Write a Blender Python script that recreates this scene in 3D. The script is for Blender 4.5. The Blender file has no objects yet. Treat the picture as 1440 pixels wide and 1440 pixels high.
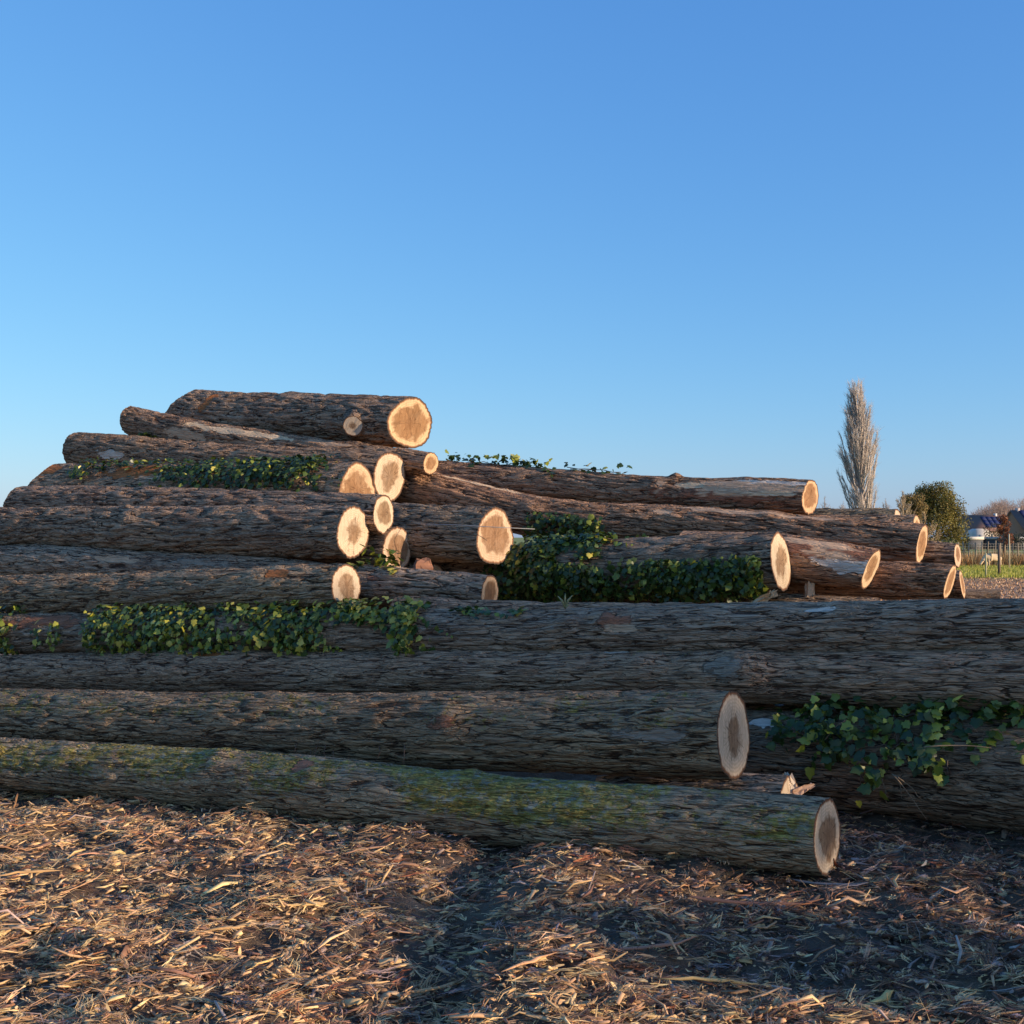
import bpy, bmesh, math, random
import numpy as np
from mathutils import Matrix, Vector

random.seed(7)
RNG = np.random.default_rng(7)
R_ = math.radians
S = bpy.context.scene
COL = S.collection

# ------------------------------------------------------------------ camera, sky, sun, exposure
F_PX, SIZE, HORIZON, CAM_H = 1650.0, 1440.0, 755.0, 1.6
PITCH = math.atan((HORIZON - SIZE / 2) / F_PX)
cam_data = bpy.data.cameras.new('camera')
cam_data.sensor_width = 36.0
cam_data.lens = 36.0 * F_PX / SIZE
cam_data.clip_start = 0.05
cam_data.clip_end = 6000.0
cam = bpy.data.objects.new('camera', cam_data)
COL.objects.link(cam)
cam.location = (0, 0, CAM_H)
cam.rotation_euler = (R_(90) + PITCH, 0, 0)
S.camera = cam

SUN_EL, SUN_PHI = R_(12.0), R_(27.5)          # low sun, to the right and a little behind the camera
sun_vec = Vector((math.cos(SUN_EL) * math.cos(SUN_PHI), -math.cos(SUN_EL) * math.sin(SUN_PHI), math.sin(SUN_EL)))
W = bpy.data.worlds.new('World')
S.world = W
W.use_nodes = True
wn, wl = W.node_tree.nodes, W.node_tree.links
for n in list(wn): wn.remove(n)
w_out = wn.new('ShaderNodeOutputWorld')
w_bg = wn.new('ShaderNodeBackground')
w_sky = wn.new('ShaderNodeTexSky')
w_sky.sky_type = 'NISHITA'
w_sky.sun_disc = False
w_sky.sun_elevation = SUN_EL
w_sky.sun_rotation = math.atan2(sun_vec.x, sun_vec.y)
w_sky.air_density = 1.0
w_sky.dust_density = 0.6
w_sky.ozone_density = 5.8
w_sep, w_com = wn.new('ShaderNodeSeparateColor'), wn.new('ShaderNodeCombineColor')      # the phone's rendering of the sky
wl.new(w_sky.outputs[0], w_sep.inputs[0])
for i_, (g_, k_) in enumerate([(0.95, 0.82), (0.74, 0.95), (0.44, 1.56)]):
    p_, m_ = wn.new('ShaderNodeMath'), wn.new('ShaderNodeMath')
    p_.operation, m_.operation = 'POWER', 'MULTIPLY'
    p_.inputs[1].default_value, m_.inputs[1].default_value = g_, k_
    wl.new(w_sep.outputs[i_], p_.inputs[0]); wl.new(p_.outputs[0], m_.inputs[0]); wl.new(m_.outputs[0], w_com.inputs[i_])
wl.new(w_com.outputs[0], w_bg.inputs['Color'])
w_bg.inputs['Strength'].default_value = 0.15
wl.new(w_bg.outputs[0], w_out.inputs['Surface'])

sun_data = bpy.data.lights.new('sun', 'SUN')
sun_data.energy = 3.0
sun_data.angle = R_(0.6)
sun_data.color = (1.0, 0.79, 0.56)
sun = bpy.data.objects.new('sun', sun_data)
COL.objects.link(sun)
sun.location = (30, -10, 20)
sun.rotation_euler = (-sun_vec).to_track_quat('-Z', 'Y').to_euler()

S.view_settings.view_transform = 'Standard'
S.view_settings.look = 'None'
S.view_settings.gamma = 1.0
S.view_settings.use_curve_mapping = False
S.view_settings.exposure = 1.06

# ------------------------------------------------------------------ small maths
def px_dir(px, py):
    u, v = (px - 720.0) / F_PX, (720.0 - py) / F_PX
    return np.array([u, math.cos(PITCH) - v * math.sin(PITCH), math.sin(PITCH) + v * math.cos(PITCH)])

def at(px, py, depth):
    """point on the ray of a pixel at a given distance in front of the camera"""
    d = px_dir(px, py)
    return np.array([0, 0, CAM_H]) + d * (depth / d[1])

def ground_depth(py, z=0.0):
    d = px_dir(720, py)
    return (z - CAM_H) / d[2] * d[1]

def smooth(a, b, x):
    t = np.clip((x - a) / (b - a), 0, 1)
    return t * t * (3 - 2 * t)

_perm = np.random.default_rng(11).permutation(512).astype(np.int64)
_grad = np.random.default_rng(12).normal(size=(512, 3))
_grad /= np.linalg.norm(_grad, axis=1)[:, None]
def noise(P):
    """gradient noise, about -1..1, P is (N,3)"""
    P = np.asarray(P, float)
    I = np.floor(P).astype(np.int64)
    Fv = P - I
    U = Fv * Fv * Fv * (Fv * (Fv * 6 - 15) + 10)
    out = np.zeros(len(P))
    for dx in (0, 1):
        wx = U[:, 0] if dx else 1 - U[:, 0]
        hx = _perm[(I[:, 0] + dx) & 511]
        for dy in (0, 1):
            wy = U[:, 1] if dy else 1 - U[:, 1]
            hy = _perm[(hx + I[:, 1] + dy) & 511]
            for dz in (0, 1):
                wz = U[:, 2] if dz else 1 - U[:, 2]
                g = _grad[_perm[(hy + I[:, 2] + dz) & 511]]
                out += wx * wy * wz * (g[:, 0] * (Fv[:, 0] - dx) + g[:, 1] * (Fv[:, 1] - dy) + g[:, 2] * (Fv[:, 2] - dz))
    return out * 1.6

def fbm(P, octaves=3):
    v, a = 0, 1.0
    for o in range(octaves):
        v = v + a * noise(P * 2 ** o + 17.3 * o)
        a *= 0.5
    return v

# ------------------------------------------------------------------ mesh helpers
def mesh_np(name, V, Fq, smooth_shade=False):
    """mesh from vertex array and an (M,3) or (M,4) face array, or a list of such arrays"""
    if not isinstance(Fq, list): Fq = [Fq]
    Fq = [np.asarray(f, np.int32) for f in Fq if len(f)]
    me = bpy.data.meshes.new(name)
    V = np.asarray(V, np.float32)
    me.vertices.add(len(V))
    me.vertices.foreach_set('co', V.ravel())
    tot = np.concatenate([np.full(len(f), f.shape[1], np.int32) for f in Fq])
    loops = np.concatenate([f.ravel() for f in Fq])
    me.loops.add(len(loops))
    me.loops.foreach_set('vertex_index', loops)
    me.polygons.add(len(tot))
    me.polygons.foreach_set('loop_start', np.concatenate([[0], np.cumsum(tot)[:-1]]).astype(np.int32))
    if smooth_shade:
        me.polygons.foreach_set('use_smooth', np.ones(len(tot), bool))
    me.update(calc_edges=True)
    me.validate()
    return me

def fattr(me, name, vals):
    a = me.attributes.new(name, 'FLOAT', 'POINT')
    a.data.foreach_set('value', np.asarray(vals, np.float32).ravel())

def cattr(me, name, vals):
    vals = np.asarray(vals, np.float32)
    if vals.shape[1] == 3: vals = np.hstack([vals, np.ones((len(vals), 1), np.float32)])
    a = me.attributes.new(name, 'FLOAT_COLOR', 'POINT')
    a.data.foreach_set('color', vals.ravel())

def obj(name, me, mat=None, parent=None):
    o = bpy.data.objects.new(name, me)
    COL.objects.link(o)
    if mat is not None and me is not None and not me.materials: me.materials.append(mat)
    if parent is not None: o.parent = parent
    return o

def tag(o, label=None, cat=None, group=None, kind=None):
    if label: o['label'] = label
    if cat: o['category'] = cat
    if group: o['group'] = group
    if kind: o['kind'] = kind
    return o

def thing(name, loc, label, cat, group=None, rot=None):
    o = obj(name, None)
    o.empty_display_size = 0.1
    o.location = tuple(loc)
    if rot is not None: o.rotation_euler = rot
    return tag(o, label, cat, group)

def tubes(p0, p1, r0, r1, sides=4, caps=False):
    """many straight tapered tubes at once; returns V, quads"""
    p0, p1 = np.atleast_2d(p0).astype(float), np.atleast_2d(p1).astype(float)
    n = len(p0)
    r0, r1 = np.broadcast_to(r0, n), np.broadcast_to(r1, n)
    d = p1 - p0
    d /= np.linalg.norm(d, axis=1)[:, None] + 1e-9
    ref = np.where(np.abs(d[:, 2:3]) > 0.9, np.array([[1.0, 0, 0]]), np.array([[0, 0, 1.0]]))
    a = np.cross(d, ref); a /= np.linalg.norm(a, axis=1)[:, None] + 1e-9
    b = np.cross(d, a)
    ang = np.arange(sides) * 2 * np.pi / sides
    ring = np.cos(ang)[None, :, None] * a[:, None] + np.sin(ang)[None, :, None] * b[:, None]
    V = np.concatenate([p0[:, None] + ring * r0[:, None, None], p1[:, None] + ring * r1[:, None, None]], 1)
    k = np.arange(sides); k2 = (k + 1) % sides
    q = np.stack([k, k2, k2 + sides, k + sides], 1)
    Fq = (q[None] + (np.arange(n) * 2 * sides)[:, None, None]).reshape(-1, 4)
    return V.reshape(-1, 3), Fq

def path_tube(pts, radii, sides=6):
    """one continuous tube along a polyline with closed ends"""
    P = np.asarray(pts, float); n = len(P)
    radii = np.broadcast_to(radii, n)
    T = np.gradient(P, axis=0); T /= np.linalg.norm(T, axis=1)[:, None]
    ref = np.array([0, 0, 1.0]) if abs(T[:, 2]).mean() < 0.8 else np.array([1.0, 0, 0])
    A = np.cross(T, ref); A /= np.linalg.norm(A, axis=1)[:, None]
    B = np.cross(T, A)
    ang = np.arange(sides) * 2 * np.pi / sides
    V = (P[:, None] + radii[:, None, None] * (np.cos(ang)[None, :, None] * A[:, None] + np.sin(ang)[None, :, None] * B[:, None])).reshape(-1, 3)
    k = np.arange(sides); k2 = (k + 1) % sides
    q = np.stack([k, k2, k2 + sides, k + sides], 1)
    Fq = (q[None] + (np.arange(n - 1) * sides)[:, None, None]).reshape(-1, 4)
    V = np.vstack([V, P[:1], P[-1:]])
    c0, c1 = n * sides, n * sides + 1
    t = np.vstack([np.stack([k2, k, np.full(sides, c0)], 1), np.stack([k + (n - 1) * sides, k2 + (n - 1) * sides, np.full(sides, c1)], 1)])
    return V, Fq, t

def merge(parts):
    """join (V, faces...) tuples"""
    Vs, Fs, off = [], [], 0
    for p in parts:
        Vs.append(p[0])
        for f in p[1:]: Fs.append(np.asarray(f) + off)
        off += len(p[0])
    return np.vstack(Vs), Fs

def box_part(x0, x1, y0, y1, z0, z1):
    V = np.array([(x, y, z) for x in (x0, x1) for y in (y0, y1) for z in (z0, z1)], float)
    Fq = np.array([(0, 1, 3, 2), (4, 6, 7, 5), (0, 4, 5, 1), (2, 3, 7, 6), (0, 2, 6, 4), (1, 5, 7, 3)])
    return V, Fq

# ------------------------------------------------------------------ materials
class NT:
    def __init__(self, name):
        self.m = bpy.data.materials.new(name); self.m.use_nodes = True
        self.t = self.m.node_tree; self.n = self.t.nodes; self.l = self.t.links
        for n in list(self.n): self.n.remove(n)
        self.out = self.n.new('ShaderNodeOutputMaterial')
        self.bsdf = self.n.new('ShaderNodeBsdfPrincipled')
        self.l.new(self.bsdf.outputs[0], self.out.inputs['Surface'])
    def set(self, node, **kw):
        for k, v in kw.items():
            s = node.inputs[k.replace('_', ' ')]
            if hasattr(v, 'is_linked') or isinstance(v, bpy.types.NodeSocket): self.l.new(v, s)
            else: s.default_value = v
    def new(self, t, **kw):
        n = self.n.new(t)
        for k, v in kw.items(): setattr(n, k, v)
        return n
    def coord(self, scale=(1, 1, 1), which='Object', rand=True):
        c = self.new('ShaderNodeTexCoord')
        mp = self.new('ShaderNodeMapping')
        self.l.new(c.outputs[which], mp.inputs['Vector'])
        mp.inputs['Scale'].default_value = scale
        if rand:
            oi = self.new('ShaderNodeObjectInfo')
            ml = self.math('MULTIPLY', oi.outputs['Random'], 37.0)
            self.l.new(ml, mp.inputs['Location'])
        return mp.outputs[0]
    def noise(self, vec, scale=5, detail=4, rough=0.55, dist=0.0, kind='FBM'):
        n = self.new('ShaderNodeTexNoise'); n.noise_type = kind
        self.l.new(vec, n.inputs['Vector'])
        n.inputs['Scale'].default_value = scale; n.inputs['Detail'].default_value = detail
        n.inputs['Roughness'].default_value = rough; n.inputs['Distortion'].default_value = dist
        return n.outputs[0]
    def math(self, op, a, b=None, clamp=False):
        n = self.new('ShaderNodeMath'); n.operation = op; n.use_clamp = clamp
        for i, v in enumerate((a, b)):
            if v is None: continue
            if isinstance(v, bpy.types.NodeSocket): self.l.new(v, n.inputs[i])
            else: n.inputs[i].default_value = v
        return n.outputs[0]
    def ramp(self, fac, stops, interp='LINEAR'):
        n = self.new('ShaderNodeValToRGB'); self.l.new(fac, n.inputs[0])
        n.color_ramp.interpolation = interp
        e = n.color_ramp.elements
        while len(e) < len(stops): e.new(0.5)
        for i, (p, c) in enumerate(stops):
            e[i].position = p
            e[i].color = (c, c, c, 1) if isinstance(c, (int, float)) else (*c, 1)
        return n.outputs[0]
    def mix(self, fac, a, b, blend='MIX'):
        n = self.new('ShaderNodeMix'); n.data_type = 'RGBA'; n.blend_type = blend
        for s, v in ((0, fac), (6, a), (7, b)):
            if isinstance(v, bpy.types.NodeSocket): self.l.new(v, n.inputs[s])
            else: n.inputs[s].default_value = v if s == 0 else (*v, 1) if len(v) == 3 else v
        return n.outputs[2]
    def attr(self, name, out='Fac'):
        n = self.new('ShaderNodeAttribute'); n.attribute_name = name
        return n.outputs[out]
    def bump(self, h, strength=0.5, dist=0.01, normal=None):
        n = self.new('ShaderNodeBump'); self.l.new(h, n.inputs['Height'])
        n.inputs['Strength'].default_value = strength; n.inputs['Distance'].default_value = dist
        if normal is not None: self.l.new(normal, n.inputs['Normal'])
        return n.outputs[0]

def mat_bark():
    t = NT('bark')
    v = t.coord((5.5, 26, 26))
    v2 = t.coord((14, 60, 60))
    v3 = t.coord((1.5, 3, 3))
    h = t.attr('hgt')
    fine = t.noise(v, 1.6, 5, 0.62, 0.4)
    grain = t.noise(v2, 1.0, 3, 0.6)
    big = t.noise(v3, 1.0, 4, 0.6)
    oi = t.new('ShaderNodeObjectInfo')
    plate = t.mix(fine, (0.31, 0.195, 0.118), (0.80, 0.55, 0.345))
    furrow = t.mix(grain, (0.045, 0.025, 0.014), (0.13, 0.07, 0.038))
    def crack(vec, wid, dist):
        n = t.noise(vec, 1.0, 1.6, 0.5, dist)
        return t.ramp(t.math('ABSOLUTE', t.math('SUBTRACT', n, 0.5)), [(0.0, 0.0), (wid, 1.0)])
    ck1 = crack(t.coord((2.5, 23, 23)), 0.052, 0.75)
    ck2 = crack(t.coord((7.0, 46, 46)), 0.080, 0.8)
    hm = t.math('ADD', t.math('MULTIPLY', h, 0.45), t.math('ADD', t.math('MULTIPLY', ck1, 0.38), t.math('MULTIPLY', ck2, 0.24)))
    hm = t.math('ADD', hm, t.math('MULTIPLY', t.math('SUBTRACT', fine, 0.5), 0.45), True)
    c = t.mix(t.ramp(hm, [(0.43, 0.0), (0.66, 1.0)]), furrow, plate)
    c = t.mix(t.ramp(big, [(0.42, 0.0), (0.7, 0.55)]), c, t.mix(grain, (0.14, 0.072, 0.045), (0.34, 0.19, 0.12)))
    c = t.mix(t.ramp(t.noise(t.coord((3, 5, 5)), 1.4, 6, 0.68), [(0.56, 0.0), (0.72, 0.5)]), c, t.mix(grain, (0.32, 0.25, 0.18), (0.66, 0.54, 0.40)))
    c = t.mix(1.0, c, oi.outputs['Color'], 'MULTIPLY')
    # moss and lichen
    mm = t.math('ADD', t.attr('moss'), t.math('MULTIPLY', t.math('SUBTRACT', t.noise(t.coord((14, 19, 19)), 1.6, 7, 0.78), 0.5), 2.8))
    mfac = t.ramp(mm, [(0.44, 0.0), (0.68, 0.85)])
    mcol = t.ramp(t.noise(t.coord((20, 24, 24)), 1.2, 4, 0.7), [(0.3, (0.11, 0.095, 0.03)), (0.5, (0.33, 0.25, 0.045)), (0.7, (0.60, 0.46, 0.09))])
    c = t.mix(mfac, c, mcol)
    lich = t.math('MULTIPLY', t.attr('moss'), t.ramp(t.noise(t.coord((14, 18, 18)), 1.3, 5, 0.7), [(0.50, 0.0), (0.62, 0.7)]))
    c = t.mix(lich, c, (0.36, 0.36, 0.31))
    # peeled places
    pc = t.new('ShaderNodeAttribute'); pc.attribute_name = 'peelcol'
    pv = t.mix(t.noise(t.coord((5, 45, 45)), 1.2, 4, 0.6), (0.6, 0.52, 0.48), (1.35, 1.3, 1.25))
    pk = t.math('ADD', pc.outputs['Alpha'], t.math('MULTIPLY', t.math('SUBTRACT', t.noise(t.coord((9, 30, 30)), 1.0, 5, 0.7), 0.5), 0.7))
    pm = t.math('MULTIPLY', t.ramp(pk, [(0.42, 0.0), (0.56, 1.0)]), t.ramp(pc.outputs['Alpha'], [(0.02, 0.0), (0.2, 1.0)]))
    c = t.mix(pm, c, t.mix(1.0, pc.outputs['Color'], pv, 'MULTIPLY'))
    hh = t.math('ADD', t.math('MULTIPLY', ck1, 0.8), t.math('ADD', t.math('MULTIPLY', ck2, 0.4), t.math('ADD', t.math('MULTIPLY', fine, 0.6), t.math('MULTIPLY', grain, 0.35))))
    hh = t.math('MULTIPLY', hh, t.math('SUBTRACT', 1.0, t.math('MULTIPLY', pm, 0.7)))
    t.set(t.bsdf, Base_Color=c, Roughness=0.88, Normal=t.bump(hh, 1.0, 0.028))
    t.bsdf.inputs['Specular IOR Level'].default_value = 0.25
    return t.m

def mat_cut():
    t = NT('sawn_wood')
    rr = t.attr('rr')
    oi = t.new('ShaderNodeObjectInfo')
    v = t.coord((1, 1, 1))
    n1 = t.noise(v, 7, 5, 0.6)
    n2 = t.noise(v, 38, 4, 0.65)
    n0 = t.noise(v, 4.4, 4, 0.65)
    sv = t.noise(t.coord((1, 17, 4.5)), 1.0, 4, 0.65, 0.4)
    rad = t.math('ADD', rr, t.math('ADD', t.math('MULTIPLY', t.math('SUBTRACT', n1, 0.5), 0.6), t.math('ADD', t.math('MULTIPLY', t.math('SUBTRACT', n0, 0.5), 1.0), t.math('MULTIPLY', t.math('SUBTRACT', sv, 0.5), 0.30))))
    rel = t.math('SUBTRACT', rad, oi.outputs['Alpha'])
    heart = t.mix(n2, (0.16, 0.09, 0.048), (0.47, 0.30, 0.175))
    sap = t.mix(n2, (0.60, 0.46, 0.315), (0.80, 0.645, 0.47))
    c = t.mix(t.ramp(rel, [(-0.0, 0.0), (0.16, 1.0)]), heart, sap)
    c = t.mix(t.math('MULTIPLY', t.ramp(sv, [(0.46, 0.0), (0.66, 0.75)]), t.ramp(rel, [(0.02, 1.0), (0.2, 0.12)])), c, (0.15, 0.085, 0.045))
    c = t.mix(t.ramp(n0, [(0.5, 0.0), (0.7, 0.35)]), c, (0.36, 0.30, 0.235))
    mid = t.math('SUBTRACT', 1.0, t.math('MULTIPLY', t.math('ABSOLUTE', t.math('SUBTRACT', rel, 0.02)), 9.0), True)
    c = t.mix(t.math('MULTIPLY', mid, t.math('MULTIPLY', n1, 0.75)), c, (0.20, 0.125, 0.07))
    core = t.ramp(t.math('ADD', rad, t.math('MULTIPLY', t.math('SUBTRACT', n2, 0.5), 0.25)), [(0.08, 0.65), (0.26, 0.0)])
    c = t.mix(core, c, (0.20, 0.11, 0.06))
    ring = t.math('SINE', t.math('MULTIPLY', t.math('ADD', rr, t.math('MULTIPLY', n1, 0.10)), 74.0))
    c = t.mix(t.math('MULTIPLY', t.math('ADD', ring, 1.0), 0.13), c, (0.26, 0.16, 0.09))
    # saw streaks and stains across the face
    st = t.noise(t.coord((2, 70, 9)), 1.0, 3, 0.6)
    c = t.mix(t.ramp(st, [(0.46, 0.0), (0.70, 0.5)]), c, (0.36, 0.25, 0.16))
    # dark drying checks that run from the pith
    cv = t.new('ShaderNodeCombineXYZ')
    t.l.new(t.math('MULTIPLY', t.attr('ang'), 2.6), cv.inputs[0]); t.l.new(t.math('MULTIPLY', rr, 0.9), cv.inputs[1])
    t.l.new(t.math('MULTIPLY', oi.outputs['Random'], 50.0), cv.inputs[2])
    ck = t.noise(cv.outputs[0], 1.0, 2, 0.5, 0.25)
    ck = t.ramp(t.math('ABSOLUTE', t.math('SUBTRACT', ck, 0.5)), [(0.0, 1.0), (0.026, 0.0)])
    c = t.mix(t.math('MULTIPLY', ck, t.ramp(t.math('ADD', rr, t.math('MULTIPLY', t.math('SUBTRACT', n0, 0.5), 1.2)), [(0.34, 0.95), (0.80, 0.0)])), c, (0.10, 0.055, 0.032))
    c = t.mix(1.0, c, oi.outputs['Color'], 'MULTIPLY')
    edge = t.math('ADD', rr, t.math('MULTIPLY', t.math('SUBTRACT', n2, 0.5), 0.07))
    c = t.mix(t.ramp(edge, [(0.90, 0.0), (0.93, 1.0)]), c, t.mix(n2, (0.16, 0.07, 0.035), (0.30, 0.15, 0.08)))
    c = t.mix(t.ramp(edge, [(0.945, 0.0), (0.975, 1.0)]), c, (0.075, 0.05, 0.036))
    saw = t.noise(t.coord((3, 160, 12)), 1.0, 2, 0.5)
    t.set(t.bsdf, Base_Color=c, Roughness=0.82, Normal=t.bump(t.math('ADD', saw, t.math('MULTIPLY', n2, 0.6)), 0.5, 0.006))
    t.bsdf.inputs['Specular IOR Level'].default_value = 0.2
    return t.m

def mat_vcol(name, rough=0.8, nscale=60, namp=0.5, spec=0.25, transl=0.0, bump=0.3, tile=(1, 1, 1)):
    """colour from the vertex colour 'col' with procedural grain"""
    t = NT(name)
    a = t.attr('col', 'Color')
    n = t.noise(t.coord(tile, rand=False), nscale, 4, 0.6)
    c = t.mix(1.0, a, t.mix(n, (1 - namp,) * 3, (1 + namp,) * 3), 'MULTIPLY')
    t.set(t.bsdf, Base_Color=c, Roughness=rough)
    if bump: t.set(t.bsdf, Normal=t.bump(n, bump, 0.004))
    t.bsdf.inputs['Specular IOR Level'].default_value = spec
    if transl:
        tr = t.new('ShaderNodeBsdfTranslucent'); t.l.new(c, tr.inputs[0])
        mx = t.new('ShaderNodeMixShader'); mx.inputs[0].default_value = transl
        t.l.new(t.bsdf.outputs[0], mx.inputs[1]); t.l.new(tr.outputs[0], mx.inputs[2])
        t.l.new(mx.outputs[0], t.out.inputs['Surface'])
    return t.m

def mat_ocol(name, rough=0.8, nscale=30, namp=0.35, spec=0.3, transl=0.0, bump=0.3, tile=(1, 1, 1)):
    """colour from the object's own colour with procedural grain"""
    t = NT(name)
    oi = t.new('ShaderNodeObjectInfo')
    n = t.noise(t.coord(tile), nscale, 4, 0.6)
    c = t.mix(1.0, oi.outputs['Color'], t.mix(n, (1 - namp,) * 3, (1 + namp,) * 3), 'MULTIPLY')
    t.set(t.bsdf, Base_Color=c, Roughness=rough)
    if bump: t.set(t.bsdf, Normal=t.bump(n, bump, 0.004))
    t.bsdf.inputs['Specular IOR Level'].default_value = spec
    if transl:
        tr = t.new('ShaderNodeBsdfTranslucent'); t.l.new(c, tr.inputs[0])
        mx = t.new('ShaderNodeMixShader'); mx.inputs[0].default_value = transl
        t.l.new(t.bsdf.outputs[0], mx.inputs[1]); t.l.new(tr.outputs[0], mx.inputs[2])
        t.l.new(mx.outputs[0], t.out.inputs['Surface'])
    return t.m

def mat_ground():
    t = NT('soil')
    v = t.coord((1, 1, 1), rand=False)
    n1 = t.noise(v, 1.3, 5, 0.6)
    n2 = t.noise(v, 28, 6, 0.7)
    n3 = t.noise(v, 130, 3, 0.6)
    soil = t.mix(n2, (0.03, 0.022, 0.016), (0.17, 0.115, 0.075))
    soil = t.mix(t.ramp(n1, [(0.4, 0.0), (0.65, 0.6)]), soil, t.mix(n3, (0.12, 0.08, 0.05), (0.32, 0.21, 0.125)))
    field = t.mix(n2, (0.26, 0.14, 0.075), (0.56, 0.33, 0.18))
    grass = t.mix(n2, (0.18, 0.21, 0.03), (0.36, 0.36, 0.07))
    c = t.mix(t.attr('field'), soil, field)
    c = t.mix(t.attr('grass'), c, grass)
    t.set(t.bsdf, Base_Color=c, Roughness=t.math('ADD', 0.5, t.math('MULTIPLY', n1, 0.5)),
          Normal=t.bump(t.math('ADD', n2, t.math('MULTIPLY', n3, 0.4)), 0.8, 0.02))
    t.bsdf.inputs['Specular IOR Level'].default_value = 0.3
    return t.m

M_BARK, M_CUT, M_GROUND = mat_bark(), mat_cut(), mat_ground()
M_CHIP = mat_vcol('shredded_wood', 0.75, 45, 0.45)
M_SPLINT = mat_ocol('splintered_wood', 0.75, 40, 0.4, tile=(0.2, 1, 1))
M_LEAF = mat_ocol('ivy_leaf', 0.38, 40, 0.25, 0.5, 0.22, 0.1)
M_LEAFV = mat_vcol('ivy_leaf_mass', 0.38, 40, 0.25, 0.5, 0.22, 0.1)
M_TWIG = mat_ocol('twig_bark', 0.85, 25, 0.4)
M_FOL = mat_vcol('tree_foliage', 0.6, 3, 0.3, 0.3, 0.25, 0)
M_PLAIN = mat_ocol('weathered', 0.8, 2.5, 0.2)
M_GLOSS = mat_ocol('glossy_panel', 0.7, 3.0, 0.25, 0.15)
M_WOOL = mat_ocol('fleece', 0.95, 14, 0.25, bump=1.0)

# ------------------------------------------------------------------ the ground: one sheet to the horizon
def ground_h(x, y):
    x, y = np.asarray(x, float), np.asarray(y, float)
    P = np.stack([x, y, np.zeros_like(x)], -1).reshape(-1, 3)
    near = np.exp(-((x / 9.0) ** 4)) * (1 - smooth(9.5, 14, y)) * smooth(-4, 0, y)
    dip = -0.20 * smooth(0.4, -4.2, x) * smooth(4.8, 8.2, y)
    lump = (0.055 * fbm(P * 1.25, 3) + 0.042 * noise(P * 4.3 + 5) + 0.026 * noise(P * 9 + 2)).reshape(x.shape)
    # wheel rut that runs from under the front log towards the camera
    cx = -0.10 - 0.10 * (6.0 - y)
    rut = -0.065 * np.exp(-((x - cx) / 0.13) ** 2) * smooth(3.2, 4.4, y) * (1 - smooth(6.2, 6.6, y))
    berm = 0.05 * np.exp(-((x - cx - 0.38) / 0.2) ** 2) * smooth(3.2, 4.4, y) * (1 - smooth(6.0, 6.5, y))
    return (dip + (lump + rut + berm)) * near

def build_ground():
    def axis(fine, far):
        g = fine[-1] + np.cumsum(0.05 * 1.22 ** np.arange(1, 55)); g = g[g < far]
        l = fine[0] - np.cumsum(0.05 * 1.22 ** np.arange(1, 55)); l = l[l > -far]
        return np.concatenate([l[::-1], fine, g])
    xs, ys = axis(np.arange(-5.5, 5.01, 0.04), 3000), axis(np.arange(2.2, 9.3, 0.04), 3000)
    X, Y = np.meshgrid(xs, ys)
    Z = ground_h(X, Y)
    V = np.stack([X, Y, Z], -1).reshape(-1, 3)
    nx, ny = len(xs), len(ys)
    i = (np.arange(ny - 1)[:, None] * nx + np.arange(nx - 1)[None]).ravel()
    me = mesh_np('ground', V, np.stack([i, i + 1, i + nx + 1, i + nx], 1), True)
    x, y = V[:, 0], V[:, 1]
    fattr(me, 'field', smooth(14, 20, y))
    fattr(me, 'grass', smooth(44, 47, y) * 0.9 + 0 * x)
    tag(obj('ground', me, M_GROUND), kind='structure')
build_ground()

# ------------------------------------------------------------------ logs
PLACED = []          # every placed log, for contact

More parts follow.
